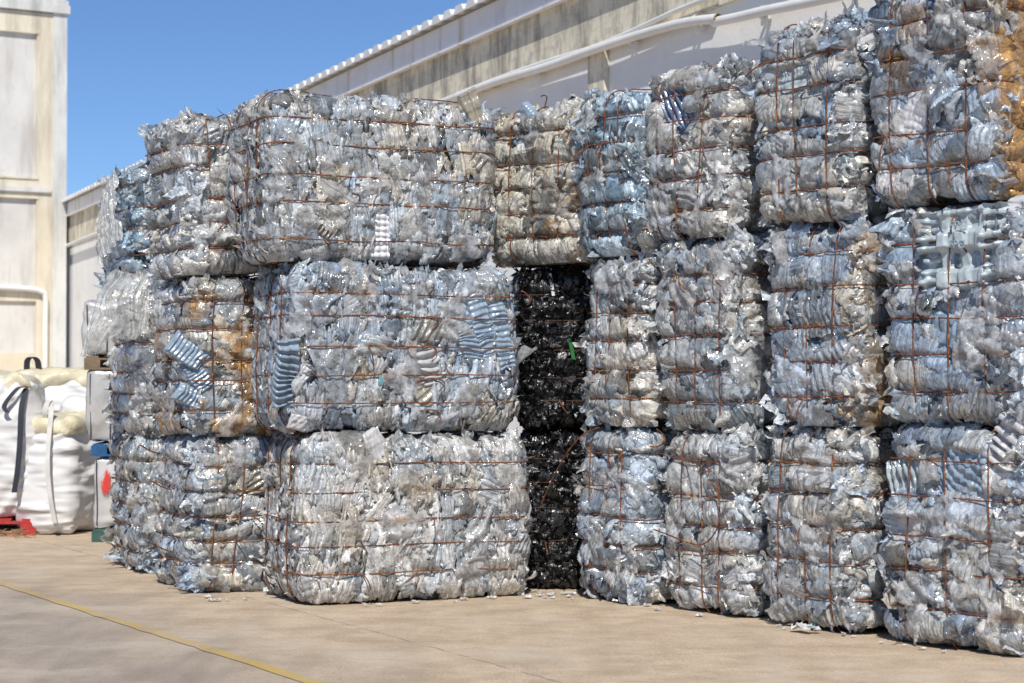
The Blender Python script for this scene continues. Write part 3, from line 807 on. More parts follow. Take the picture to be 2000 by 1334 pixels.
# ------------------------------------------------------------------ ground
LA, LB = ground_at(0, 1139), ground_at(620, 1336)
ld = (LB - LA)[:2]; ld /= np.linalg.norm(ld); ln_ = np.array([-ld[1], ld[0]])
JA, JB = ground_at(570, 1190), ground_at(1100, 1334)
jd = (JB - JA)[:2]; jd /= np.linalg.norm(jd); jn = np.array([-jd[1], jd[0]])
def ground_material(paint=False):
    N = Nodes('yellow_paint' if paint else 'concrete_yard'); co = N.coord(False)
    b = N.bsdf(Roughness=0.85); b.inputs['Specular IOR Level'].default_value = 0.25
    big = N.noise(co, 0.55, 5, 0.6); mid = N.noise(co, 3.5, 7, 0.65); fine = N.noise(co, 60, 4, 0.7); strk = N.noise(N.scale(co, 1.2, 0.35, 1), 2.2, 6, 0.65)
    def side(n2, p0):
        vm = N.n('ShaderNodeVectorMath', operation='DOT_PRODUCT'); N.l(co, vm.inputs[0]); vm.inputs[1].default_value = (n2[0], n2[1], 0)
        return N.math('SUBTRACT', vm.outputs['Value'], float(n2 @ p0[:2]))
    sd_ = side(ln_, LA)
    m = N.math('ADD', sd_, N.math('MULTIPLY', N.math('SUBTRACT', big, 0.5), 2.2))
    grey = N.ramp(N.math('ADD', N.math('MULTIPLY', m, 0.45), 0.5), [(0.30, 0.0), (0.72, 1.0)])
    tan = N.mix(N.ramp(mid, [(0.40, 0.0), (0.60, 1.0)]), (.50, .39, .275), (.63, .505, .37))
    gry = N.mix(N.ramp(strk, [(0.40, 0.0), (0.60, 1.0)]), (.34, .295, .25), (.45, .385, .325))
    c = N.mix(grey, gry, tan)
    c = N.mix(N.ramp(fine, [(0.38, 0.5), (0.5, 0.0)]), c, (.22, .165, .12))
    c = N.mix(N.ramp(strk, [(0.55, 0.0), (0.8, 0.5)]), c, (.24, .20, .17))
    tyre = N.noise(N.scale(co, .9, .10, 1), 3.0, 5, .6)
    c = N.mix(N.math('MULTIPLY', N.ramp(tyre, [(0.48, 0.0), (0.66, 0.5)]), N.ramp(grey, [(0.0, 1.0), (1.0, .3)])), c, (.20, .17, .145))
    blot = N.noise(co, 1.7, 7, .7)
    c = N.mix(N.ramp(blot, [(0.52, 0.0), (0.66, 0.32)]), c, (.33, .26, .185))
    c = N.mix(N.ramp(N.noise(co, 0.9, 6, .65), [(0.50, 0.0), (0.64, 0.5)]), c, (.62, .54, .44))
    c = N.mix(N.ramp(N.noise(co, 130, 3, .7), [(0.40, 0.35), (0.52, 0.0)]), c, (.22, .175, .13))
    c = N.mix(N.ramp(N.noise(N.scale(co, .3, 1.6, 1), 9, 6, .7), [(0.53, 0.0), (0.66, 0.4)]), c, (.33, .27, .21))
    spk = N.n('ShaderNodeTexVoronoi', feature='F1'); spk.inputs['Scale'].default_value = 26; N.l(co, spk.inputs['Vector'])
    c = N.mix(N.ramp(spk.outputs['Distance'], [(0.05, 0.55), (0.12, 0.0)]), c, (.56, .50, .42))
    jw = N.math('ADD', side(jn, JA), N.math('MULTIPLY', N.math('SUBTRACT', N.noise(co, 5, 4), 0.5), 0.05))
    jl = N.math('MULTIPLY', N.ramp(N.math('ABSOLUTE', jw), [(0.003, 0.65), (0.010, 0.0)]), N.ramp(N.noise(co, 4, 4), [(0.40, 0.1), (0.55, 1.0)]))
    c = N.mix(jl, c, (.12, .095, .075))
    if paint:
        wear = N.ramp(N.math('ADD', N.math('MULTIPLY', N.noise(co, 7, 6, 0.7), 0.7), N.math('MULTIPLY', N.noise(co, 1.2, 3), 0.5)), [(0.46, 0.08), (0.72, 0.85)])
        c = N.mix(wear, c, (.52, .36, .07))
    N.l(c, b.inputs['Base Color'])
    N.l(N.bump(N.noise(co, 45, 6, 0.7), 0.35, 0.01, N.bump(mid, 0.25, 0.03)), b.inputs['Normal'])
    return N.done(b.outputs[0])
mb = MB(); xs = np.linspace(-400, 400, 3); ys = np.linspace(-60, 900, 3)
mb.grid(np.stack(np.meshgrid(xs, ys, [0.0], indexing='ij'), -1)[:, :, 0])
tag(mb.build('concrete_yard', ground_material()), kind='structure')
n = 160; t = np.linspace(-4, 22, n)
cl = LA[:2][None] - ld[None] * 4 * 0 + ld[None] * (t[:, None] - 8)
rg = np.random.default_rng(3)
wl = 0.043 + 0.006 * rg.normal(size=n); wr = 0.043 + 0.006 * rg.normal(size=n)
G = np.stack([np.c_[cl + ln_ * wl[:, None], np.full(n, .004)], np.c_[cl - ln_ * wr[:, None], np.full(n, .004)]], 1)
mb = MB(); mb.grid(G[:, ::-1] if False else G)
tag(mb.build('yellow_line', ground_material(True)), kind='structure')

# ------------------------------------------------------------------ factory hall behind
M['wall_white'] = simple('white_wall_paint', (.87, .87, .86), .8, .10, 1.2, .2, 18, dirt=(.55, .52, .46), dirt_amt=(.58, .9))
def band_material():
    N = Nodes('weathered_concrete'); co = N.coord(False)
    b = N.bsdf(Roughness=0.9); b.inputs['Specular IOR Level'].default_value = 0.2
    a = N.noise(co, 1.1, 8, 0.68); s2 = N.noise(N.scale(co, 1, 1, .28), 2.6, 7, 0.7); s3 = N.noise(N.scale(co, 1, 1, 9), 1.4, 3, .5)
    c = N.mix(N.ramp(a, [(0.3, 0.0), (0.7, 1.0)]), (.70, .64, .50), (.84, .78, .64))
    c = N.mix(N.ramp(s2, [(0.47, 0.0), (0.64, 0.85)]), c, (.22, .205, .17))
    c = N.mix(N.ramp(N.noise(co, 3.2, 8, .75), [(0.5, 0.0), (0.62, 0.6)]), c, (.34, .32, .28))
    c = N.mix(N.ramp(s3, [(0.56, 0.0), (0.70, 0.25)]), c, (.30, .28, .23))
    N.l(c, b.inputs['Base Color']); N.l(N.bump(a, .4, .03), b.inputs['Normal'])
    return N.done(b.outputs[0])
M['band'] = band_material()
def streak_metal():
    N = Nodes('streaked_metal'); co = N.coord(False)
    b = N.bsdf(Roughness=0.55)
    s2 = N.noise(N.scale(co, 1, 1, .06), 3.2, 4, .6)
    c = N.mix(N.ramp(s2, [(0.58, 0.0), (0.70, 0.8)]), (.80, .80, .82), (.50, .36, .20))
    c = N.mix(N.ramp(N.noise(co, 1.6, 6, .7), [(0.5, 0.0), (0.8, .5)]), c, (.45, .45, .45))
    N.l(c, b.inputs['Base Color']); return N.done(b.outputs[0])
M['fascia'] = streak_metal()
M['roof'] = simple('corrugated_sheet', (.84, .84, .82), .6, .25, 1.5, dirt=(.35, .33, .28), dirt_amt=(.55, .8), rnd=False)
M['pvc'] = simple('white_pvc', (.80, .80, .77), .4, .12, 3)
M['pvc_in'] = simple('orange_pipe_inside', (.55, .34, .12), .6)
W0 = np.array([5.8, 13.9]); wu = np.array([-.38, .925]); wu /= np.linalg.norm(wu); wn = np.array([-wu[1], wu[0]])
if wn[0] > 0: wn = -wn
def wp(t_, z, o=0.0): return np.array([*(W0 + wu * t_ + wn * o), z])
def wbox(mb, t0, t1, z0, z1, o0, o1):
    c = (wp(t0, z0, o0) + wp(t1, z1, o1)) / 2
    rot = np.array([[wu[0], wn[0], 0], [wu[1], wn[1], 0], [0, 0, 1]])
    mb.box(c, (abs(t1 - t0), abs(o1 - o0), abs(z1 - z0)), rot)
hall = empty('factory_hall', (*W0, 0))
tag(hall, 'long white factory hall with a weathered concrete band and corrugated roof edge behind the bales', 'building')
def hpart(mb, name, mat, smooth=False, parent=None):
    o = mb.build(name, mat, None, smooth)
    o.parent = parent or hall
    o.location = (-W0[0], -W0[1], 0) if parent is None else (0, 0, 0)
    return o
T0, T1 = -14, 51.6
mb = MB(); wbox(mb, T0, T1, 0, 5.62, -.30, 0); hpart(mb, 'wall', M['wall_white'])
mb = MB(); wbox(mb, T0, T1, 5.62, 6.42, -.30, .07); hpart(mb, 'concrete_band', M['band'])
for tp in (-4, 4.2, 12.28, 20.4, 28.5, 36.6, 44.7):
    mb = MB(); wbox(mb, tp - .24, tp + .24, 0, 5.618, 0.002, .075); hpart(mb, 'pilaster', M['band'])
mb = MB(); wbox(mb, T0, T1, 6.40, 6.80, .072, .16); wbox(mb, T0, T1, 6.385, 6.42, .1605, .20); hpart(mb, 'fascia', M['fascia'])
# corrugated roof sheet: ends of the ridges show above the fascia
nt = int((T1 - T0) / .04); tt = np.linspace(T0, T1, nt)
ph_ = (tt / .48) % 1
prof = .10 * np.clip(2.4 - np.abs(ph_ - .5) * 6, 0, 1)
G = []
for o_, zz in ((.32, 6.825), (.318, 6.80), (-9.0, 7.75)):
    top = zz + prof if o_ != .318 else np.full(nt, 6.802)
    G.append(np.stack([W0[0] + wu[0] * tt + wn[0] * o_, W0[1] + wu[1] * tt + wn[1] * o_, top], -1))
mb = MB(); mb.grid(np.stack([G[1], G[0], G[2]], 1)); hpart(mb, 'roof', M['roof'])
# rain pipes along the band
def on_wall(px, py, o):
    h_ = face_hit(W0 + wn * o, wn, px, py); return h_
main = [on_wall(x, y, .16) for x, y in [(130, 480), (200, 452), (700, 262), (892, 189), (975, 158), (1068, 130), (1150, 101), (1230, 74), (1300, 53), (1350, 42), (1402, 36)]]
def smooth_path(pts, k=8):
    pts = np.array(pts); n = len(pts); out = []
    for i in range(n - 1):
        p0, p1, p2, p3 = pts[max(i - 1, 0)], pts[i], pts[i + 1], pts[min(i + 2, n - 1)]
        for u in np.linspace(0, 1, k, endpoint=False):
            out.append(.5 * ((2 * p1) + (-p0 + p2) * u + (2 * p0 - 5 * p1 + 4 * p2 - p3) * u ** 2 + (-p0 + 3 * p1 - 3 * p2 + p3) * u ** 3))
    out.append(pts[-1]); return np.array(out)
def pipe(parent_name, pts, r, sides=12):
    mb = MB(); mb.tube(smooth_path(pts), r, sides); return hpart(mb, parent_name, M['pvc'], True)
p1 = pipe('drain_pipe', main, .055)
mb = MB(); e = smooth_path(main)[-2:]; dd = e[1] - e[0]; dd /= np.linalg.norm(dd)
mb.tube([e[1] - dd * .05, e[1] + dd * .02], [.05, .05], 12); mb.tube([e[1] - dd * .02, e[1] + dd * .03], [.048, .05], 12)
hpart(mb, 'pipe_end', M['pvc_in'], True, p1)
p2 = pipe('drain_pipe', [on_wall(x, y, .15) for x, y in [(1394, 43), (1440, 34), (1500, 20), (1600, 0), (1750, -34)]], .055)
p3 = pipe('thin_pipe', [on_wall(x, y, .13) for x, y in [(892, 184), (980, 150), (1068, 120), (1180, 84), (1318, 22), (1400, -10)]], .03)
for px, py in ((1048, 137), (1235, 75), (1363, 40)):
    c = on_wall(px, py, .1)
    mb = MB(); mb.tube([c - np.array([*wu, 0]) * .04, c + np.array([*wu, 0]) * .04], .075, 12)
    mb.box(c - np.array([0, 0, .09]), (.07, .07, .10)); hpart(mb, 'pipe_clip', M['pvc'], False, p1)
c = on_wall(1493, 24, .1); mb = MB(); mb.tube([c - np.array([*wu, 0]) * .04, c + np.array([*wu, 0]) * .04], .075, 12); mb.box(c - np.array([0, 0, .09]), (.07, .07, .10)); hpart(mb, 'pipe_clip', M['pvc'], False, p2)

# ------------------------------------------------------------------ cream tower on the left
def cream_material(name, c1, c2, st_):
    N = Nodes(name); co = N.coord(False)
    b = N.bsdf(Roughness=0.85); b.inputs['Specular IOR Level'].default_value = 0.25
    c = N.mix(N.ramp(N.noise(co, .8, 6, .6), [(.35, 0.0), (.65, 1.0)]), c1, c2)
    c = N.mix(N.ramp(N.noise(N.scale(co, 1, 1, .16), 1.9, 6, .65), [(.47, 0.0), (.70, .75)]), c, st_)
    c = N.mix(N.ramp(N.noise(N.scale(co, 1, 1, .05), 7, 3, .5), [(.6, 0.0), (.72, .4)]), c, st_)
    c = N.mix(N.ramp(N.noise(co, 6, 6, .7), [(.58, 0.0), (.75, .35)]), c, st_)
    N.l(c, b.inputs['Base Color']); return N.done(b.outputs[0])
M['cream'] = cream_material('cream_paint', (.66, .59, .45), (.74, .68, .55), (.40, .35, .27))
M['panel'] = cream_material('grey_white_panel', (.60, .585, .55), (.70, .685, .65), (.38, .34, .31))
M['edge'] = cream_material('pale_corner_paint', (.60, .60, .58), (.70, .70, .67), (.32, .31, .28))
TY = 60.6
tc_ = at(128, 700, TY)[:2]; tu = np.array([-.85, -.53]); tu /= np.linalg.norm(tu); tn = np.array([-tu[1], tu[0]])
if tn[1] > 0: tn = -tn
tw = empty('cream_tower', (*tc_, 0)); tag(tw, 'cream building corner with recessed panels and mouldings at the left edge', 'building')
def th(py, a=.5): return CAMH + (740 - py) / F * TY
def tbox(mb, a0, a1, z0, z1, o0, o1):
    c2 = tu * (a0 + a1) / 2 + tn * (o0 + o1) / 2
    rot = np.array([[tu[0], tn[0], 0], [tu[1], tn[1], 0], [0, 0, 1]])
    mb.box((*c2, (z0 + z1) / 2), (abs(a1 - a0), abs(o1 - o0), abs(z1 - z0)), rot)
s_ = TY / F / .85 * 1.0       # metres along the face for one pixel
px2a = lambda px: (131 - px) * s_ * 1.03
TOP = th(-70)
mb = MB(); tbox(mb, 0, 9, 0, TOP, -6, -.10); tw_body = mb.build('wall', M['panel'], tw)
fr = MB()
tbox(fr, px2a(108), px2a(82), 0, th(28), -.098, 0)
for y0, y1 in ((28, 66), (351, 388), (560, 590), (690, 740)):
    tbox(fr, px2a(82) + .001, 9, th(y1), th(y0), -.098, .0 if y0 != 351 else .001)
fr.build('panel_frame', M['cream'], tw)
mb = MB(); tbox(mb, -.001, px2a(108) - .001, 0, th(25), -.098, .03); mb.build('corner_strip', M['edge'], tw)
mb = MB(); tbox(mb, -.06, 9, th(26), th(10), -.097, .12); tbox(mb, -.03, 9, th(10), th(0), -.097, .06); mb.build('cornice', M['edge'], tw)
mb = MB(); tbox(mb, px2a(104), 9, th(378), th(369), .002, .09); mb.build('moulding', M['edge'], tw)
for ya, yb, oo in ((70, 66, .03), (353, 349, .04), (391, 387, .03)):
    mb = MB(); tbox(mb, px2a(84), 9, th(ya), th(yb), -.094, oo); mb.build('panel_sill', M['cream'], tw)
def tp_(px, py, o): return np.array([*(tu * px2a(px) + tn * o), th(py)])
mb = MB(); mb.tube(smooth_path([tp_(-60, 563, .12), tp_(30, 565, .12), tp_(74, 567, .12), tp_(88, 571, .12), tp_(95, 582, .12), tp_(95, 640, .12), tp_(95, 760, .12)], 5), .085, 12); mb.build('drain_pipe', M['pvc'], tw, True)

# ------------------------------------------------------------------ pallets, wrapped loads, big bags
WOODS = {}
def wood(name, c):
    WOODS[name] = simple(name, c, .8, .4, 12, .3, 40, dirt=tuple(x * .55 for x in c), dirt_amt=(.5, .7)); return WOODS[name]
wood('bare_wood', (.42, .32, .20)); wood('blue_painted_wood', (.02, .12, .30)); wood('green_painted_wood', (.05, .12, .10)); wood('red_painted_wood', (.50, .04, .03)); wood('grey_wood', (.26, .19, .12))
def pallet(label, x, y, z, yaw, mat, wx=1.0, wy=1.0, h=.14):
    root = empty('pallet', (x, y, z), yaw); tag(root, label, 'pallet', 'pallets under the bags and wrapped loads')
    k = h / .14
    for i in range(5):
        mb = MB(); mb.box((-wx / 2 + .07 + i * (wx - .14) / 4, 0, h - .011 * k), (.11, wy, .022 * k)); mb.build('deck_board', mat, root)
    for i in range(3):
        yy = -wy / 2 + .05 + i * (wy - .1) / 2
        for j in range(3):
            mb = MB(); mb.box((-wx / 2 + .07 + j * (wx - .14) / 2, yy, .061 * k), (.14, .10, .076 * k)); mb.build('block', mat, root)
        for zz, tt_ in ((.1085, .019), (.0115, .022)):
            mb = MB(); mb.box((0, yy, zz * k), (wx, .10, tt_ * k)); mb.build('runner', mat, root)
    return root

def puff(hx, hy, z0, z1, r, amp, seed, res=.025, flare=0.0, sag=0.0, creases=1.0, top=0.0):
    """soft sided block: quads of a rounded, wrinkled box"""
    h = np.array([hx, hy, (z1 - z0) / 2]); P, Q, n = [], [], 0
    for fn, (ax, sg) in FACES.items():
        a, b = [i for i in range(3) if i != ax]
        na, nb = max(3, int(2 * h[a] / res)), max(3, int(2 * h[b] / res))
        g = np.zeros((na + 1, nb + 1, 3)); g[..., a] = np.linspace(-1, 1, na + 1)[:, None] * h[a]; g[..., b] = np.linspace(-1, 1, nb + 1)[None] * h[b]; g[..., ax] = sg * h[ax]
        idx = np.arange((na + 1) * (nb + 1)).reshape(na + 1, nb + 1) + n
        q = np.stack([idx[:-1, :-1], idx[1:, :-1], idx[1:, 1:], idx[:-1, 1:]], -1).reshape(-1, 4)
        if ((ax == 0) == (sg < 0)) if ax != 1 else (sg > 0): q = q[:, ::-1]
        P.append(g.reshape(-1, 3)); Q.append(q); n += len(P[-1])
    P = np.concatenate(P); Q = np.concatenate(Q)
    inner = np.clip(P, -(h - r), h - r); nn = unit(P - inner); S = inner + nn * r
    k = (S[:, 2] + h[2]) / (2 * h[2])
    d = amp * vnoise(S, 3, seed) + .5 * amp * vnoise(S, 7, seed + 3)
    hz = S
    d += creases * (.010 * tri(hz[:, 2] * 4 + 2.4 * vnoise(S, 1.8, seed + 8)) * np.clip(.5 + vnoise(S, 2.2, seed + 15), 0, 1) + .006 * np.abs(vnoise(S * np.array([.5, .5, 1.6]), 14, seed + 5)))
    d += sag * 4 * (k * (1 - k) - .15) * (1 - np.abs(nn[:, 2]))
    V = S + nn * d[:, None]
    V[:, :2] *= (1 + flare * (k - .5))[:, None]
    V[:, 2] += top * (1 - (S[:, 0] / hx) ** 2) * (1 - (S[:, 1] / hy) ** 2) * (k > .6)
    V[:, 2] += h[2] + z0; V[:, 2] = np.maximum(V[:, 2], z0 + .003)
    return V, Q
def soft(name, mat, parent, *a, **k):
    V, Q = puff(*a, **k); return mesh_np(name, V, Q, mat, parent)

def bag_cloth():
    N = Nodes('white_woven_cloth'); co = N.coord()
    b = N.bsdf(Roughness=0.7); b.inputs['Specular IOR Level'].default_value = .3
    c = N.mix(N.ramp(N.noise(co, 2.5, 5), [(.4, 0.0), (.7, 1.0)]), (.66, .66, .66), (.72, .72, .72))
    N.l(c, b.inputs['Base Color'])
    N.l(N.bump(N.noise(N.scale(co, .5, .5, 2.2), 5, 6, .6, 'RIDGED_MULTIFRACTAL'), .8, .06), b.inputs['Normal'])
    return N.done(b.outputs[0])
M['bag'] = bag_cloth()
M['liner'] = simple('yellowed_liner', (.74, .67, .47), .35, .25, 6, .8, 12)
M['strap_dark'] = simple('dark_blue_webbing', (.03, .035, .05), .8)
M['strap_white'] = simple('white_webbing', (.66, .64, .60), .8)
def big_bag(label, x, y, z, yaw, hx, hy, h, seed, liner=True, straps=(), flare=.05):
    root = empty('big_bag', (x, y, z), yaw); tag(root, label, 'bulk bag', 'white bulk bags at the left')
    soft('bag_body', M['bag'], root, hx, hy, 0, h, .14, .03, seed, sag=.09, flare=flare, creases=2.6)
    if liner: soft('liner', M['liner'], root, hx * .93, hy * .93, h - .13, h + .01, .06, .045, seed + 7, creases=3.5, top=.03)
    for (a, mat, pts, wd) in straps:
        mb = MB(); p = smooth_path(pts, 6); side_ = np.array(a, float) * wd / 2
        mb.grid(np.stack([p - side_, p + side_], 1)); mb.grid(np.stack([p + side_ + np.array([0, .004, 0]), p - side_ + np.array([0, .004, 0])], 1))
        mb.build('strap', M[mat], root, True)
    return root

def spot(px, Y): return ((px - 1000) / F * Y, Y)
x, y = spot(-25, 18.75)
pallet('red pallet under the big white bag at the left edge', x, y + .05, 0, R(8), WOODS['red_painted_wood'], .98, 1.0, .15)
big_bag('tall white bag with a dark strap, on the red pallet at the left edge', x, y + .02, .15, R(8), .48, .48, 1.30, 5, straps=[
    ((1, 0, 0), 'strap_dark', [(.40, -.46, 1.20), (.37, -.57, 1.02), (.36, -.60, .7), (.34, -.60, .45), (.31, -.58, .25)], .05),
    ((1, 0, 0), 'strap_dark', [(.40, -.46, 1.22), (.33, -.55, 1.2), (.22, -.58, 1.05), (.25, -.6, .98)], .045)])
x, y = spot(120, 20.3)
big_bag('white bag with a yellow top standing behind the two front bags', x, y, .12, R(5), .50, .45, 1.36, 9, straps=[
    ((1, 0, 0), 'strap_dark', [(-.30, -.3, 1.38), (-.29, -.34, 1.50), (-.24, -.36, 1.54), (-.19, -.34, 1.50), (-.18, -.3, 1.38)], .06)])
x, y = spot(120, 18.75)
big_bag('shorter white bag with a bulging yellow liner, standing on the ground', x, y, 0.005, R(-12), .29, .42, 1.05, 14, flare=.02, straps=[
    ((1, 0, 0), 'strap_white', [(.02, -.36, 1.02), (.03, -.42, 1.12), (.04, -.38, 1.22), (.07, -.36, 1.22), (.09, -.42, 1.1), (.10, -.46, .98)], .05),
    ((1, 0, 0), 'strap_white', [(.10, -.46, 1.0), (.12, -.55, .7), (.15, -.57, .4), (.19, -.54, .12)], .045)])
x, y = spot(182, 19.35)
pallet('bare wooden pallet on the ground beside the green pallet', x - .12, y + .1, 0, R(-6), WOODS['bare_wood'], .75, .9, .13)
big_bag('creased white bag half hidden behind the red marked load', x + .02, y + .12, .13, R(-6), .30, .40, 1.13, 22, liner=False, straps=[
    ((1, 0, 0), 'strap_white', [(-.18, -.42, 1.0), (-.19, -.49, .7), (-.17, -.5, .4), (-.13, -.48, .1)], .04)])
def wrap_material():
    N = Nodes('grey_stretch_wrap'); co = N.coord()
    b = N.bsdf(Roughness=.3); b.inputs['Coat Weight'].default_value = .4; b.inputs['Coat Roughness'].default_value = .15
    c = N.mix(N.ramp(N.noise(co, 3, 5, .6), [(.35, 0.0), (.65, 1.0)]), (.36, .355, .35), (.56, .55, .53))
    N.l(c, b.inputs['Base Color'])
    N.l(N.bump(N.noise(N.scale(co, 1, 1, .4), 12, 6, .6, 'RIDGED_MULTIFRACTAL'), .5, .02), b.inputs['Normal'])
    return N.done(b.outputs[0])
M['wrap'] = wrap_material(); 
def spray():
    N = Nodes('red_spray_paint'); tc = N.t.nodes.new('ShaderNodeTexCoord'); co = tc.outputs['Object']
    b = N.bsdf(Roughness=.6); b.inputs['Base Color'].default_value = (.60, .04, .03, 1)
    gen = tc.outputs['Generated']
    vm = N.n('ShaderNodeVectorMath', operation='DISTANCE'); N.l(N.scale(gen, 1, 0, .8), vm.inputs[0]); vm.inputs[1].default_value = (.5, 0, .42)
    f = N.math('ADD', N.math('MULTIPLY', vm.outputs['Value'], -1.9), N.noise(N.scale(co, 1, 1, .25), 30, 5, .7))
    m_ = N.ramp(f, [(.0, 0.0), (.22, 1.0)])
    tp = N.n('ShaderNodeBsdfTransparent'); mx = N.n('ShaderNodeMixShader')
    N.l(m_, mx.inputs[0]); N.l(tp.outputs[0], mx.inputs[1]); N.l(b.outputs[0], mx.inputs[2])
    return N.done(mx.outputs[0])
M['redpaint'] = spray()
SY = 17.62
def wrapped(label, px, z, h, seed, paint=False, wd=1.0):
    X = (px - 1000) / F * SY + wd / 2
    root = empty('wrapped_load', (X, SY + .48, z), R(4)); tag(root, label, 'wrapped load', 'film wrapped loads on pallets')
    soft('wrapped_block', M['wrap'], root, wd / 2, .46, 0, h, .05, .03, seed, creases=1.0)
    for dx in (.03, .2):
        mb = MB(); zz = np.linspace(.03, h - .03, 12)
        mb.tube(np.stack([np.full(12, -wd / 2 + dx) + .004 * np.sin(zz * 9), np.full(12, -.478), zz], -1), .005, 5); mb.build('binding_strap', M['strap_dark'], root)
    if paint:
        mb = MB(); xx = np.linspace(-wd / 2 + .03, -wd / 2 + .20, 12); zz = np.linspace(h - .42, h - .06, 22)
        X_, Z_ = np.meshgrid(xx, zz, indexing='ij'); mb.grid(np.stack([X_ + .25 * (Z_ - h + .24) * -.2, np.full_like(X_, -.502), Z_], -1))
        mb.build('paint_mark', M['redpaint'], root)
    return root
Xp = lambda px, wd=1.0: (px - 1000) / F * SY + wd / 2
pallet('dark green pallet on the ground under the red marked load', Xp(174), SY + .48, 0, R(4), WOODS['green_painted_wood'], 1.0, .96, .115)
wrapped('grey wrapped load with a red paint mark, on the green pallet', 177, .115, .64, 41, True)
pallet('blue pallet between two wrapped loads', Xp(172), SY + .48, .757, R(4), WOODS['blue_painted_wood'], 1.0, .96, .11)
wrapped('tall grey wrapped load standing on the blue pallet', 164, .868, .65, 43)
pallet('brown wooden pallet highest in the stack of wrapped loads', Xp(158), SY + .48, 1.52, R(4), WOODS['grey_wood'], 1.0, .96, .125)
wrapped('topmost grey wrapped load partly under the loose hanging film', 157, 1.646, .48, 47)

# ------------------------------------------------------------------ loose wires, hanging film, lettering on the crate
def loose_wire(B, pts, outs, name='loose_wire', r=.0048):
    P = []
    for (px, py), o_ in zip(pts, outs):
        h_ = face_hit(B.fc + B.outn * o_, B.outn, px, py); dl = h_[:2] - B.cen
        P.append([dl @ B.ex, dl @ B.ey, h_[2] - B.z0])
    mb = MB(); mb.tube(smooth_path(P, 8), r, 5); return mb.build(name, M['wire'], B.root, True)
loose_wire(F0, [(1277, 1034), (1312, 1047), (1345, 1060), (1372, 1063), (1393, 1045), (1405, 1015), (1402, 965), (1388, 937), (1383, 915), (1388, 895)], [.06, .07, .09, .10, .10, .09, .07, .05, .05, .03])
loose_wire(F0, [(1283, 838), (1296, 850), (1298, 862), (1285, 872), (1270, 872)], [.07, .08, .09, .08, .07])
loose_wire(E0, [(1170, 835), (1140, 848), (1112, 878), (1088, 918), (1070, 955), (1057, 985)], [.05, .06, .07, .08, .09, .10])
loose_wire(D2, [(1063, 212), (1066, 200), (1068, 190), (1063, 186), (1057, 188)], [-.25] * 5)
loose_wire(C1, [(1018, 568), (1028, 574), (1036, 588), (1030, 596)], [.03, .05, .06, .04])
for x0, y0 in ((830, 552), (838, 620), (835, 678), (850, 742), (842, 802)):
    loose_wire(C1, [(x0 - 40, y0 + 4), (x0 - 10, y0 - 1), (x0 + 10, y0), (x0 + 18, y0 + 8), (x0 + 8, y0 + 22)], [.018, .02, .025, .035, .04], 'wire_end')
for x0, y0 in ((262, 868), (285, 938), (288, 1060)):
    loose_wire(B0, [(x0 + 50, y0 + 18), (x0 + 30, y0 + 12), (x0 + 12, y0 + 2), (x0 + 6, y0 + 10)], [.03, .06, .10, .12], 'wire_end')

def film_sheet(B, corners, name, seed, bulge=.08, amp=.03, n=34, out0=0.0):
    """thin hanging sheet between four picture-independent corner points (tl, tr, br, bl) near the bale's side"""
    c = np.array(corners); u = np.linspace(0, 1, n)[:, None, None]; v = np.linspace(0, 1, n)[None, :, None]
    G = (1 - u) * (1 - v) * c[0] + u * (1 - v) * c[1] + u * v * c[2] + (1 - u) * v * c[3]
    nrm = unit(np.cross(c[1] - c[0], c[3] - c[0])); nrm = nrm if nrm[1] < 0 else -nrm
    f = G[..., :] * 1.0
    rg_ = vnoise(f, 4, seed) * amp + .6 * amp * tri(u[..., 0] * 5 + .8 * vnoise(f, 3, seed + 4)) * (.3 + .7 * v[..., 0]) + .25 * amp * np.abs(vnoise(f, 22, seed + 2))
    G = G + nrm * (rg_ + bulge * np.sin(math.pi * u[..., 0]) * np.sin(math.pi * np.clip(v[..., 0], .1, 1)) + out0)[..., None]
    edge = (np.maximum(np.abs(u - .5), np.abs(v - .5)) > .47)[..., 0]
    G = G + edge[..., None] * .03 * np.stack([vnoise(f, 12, seed + 8), 0 * rg_, vnoise(f, 12, seed + 12)], -1)
    cb = np.array([math.cos(B.yaw), math.sin(B.yaw)])
    d = G[..., :2] - B.cen
    L_ = np.stack([d @ B.ex, d @ B.ey, G[..., 2] - B.z0], -1)
    mb = MB(); mb.grid(L_); V = np.concatenate(mb.v); Q = np.concatenate(mb.q)
    col = np.tile(np.array([[.66, .66, .64]]), (len(V), 1)); col = np.c_[col, np.broadcast_to(u[..., 0] * .6, (n, n)).reshape(-1)]
    return mesh_np(name, V, Q, M['sheet'], B.root, col=col)
a_ = film_sheet(A2, [at(212, 528, 14.75), at(312, 545, 14.45), at(286, 650, 14.35), at(168, 668, 14.55)], 'loose_film', 3.0, .10, .05)
a_['label'] = 'thin clear film hanging loose over the corner'
film_sheet(A2, [at(180, 600, 14.6), at(262, 612, 14.40), at(192, 690, 14.45), at(160, 702, 14.5)], 'loose_film', 9.0, .05, .04, 22)
film_sheet(A2, [at(200, 395, 15.0), at(232, 330, 14.9), at(238, 470, 14.75), at(196, 520, 14.9)], 'loose_film', 15.0, .03, .05, 22)

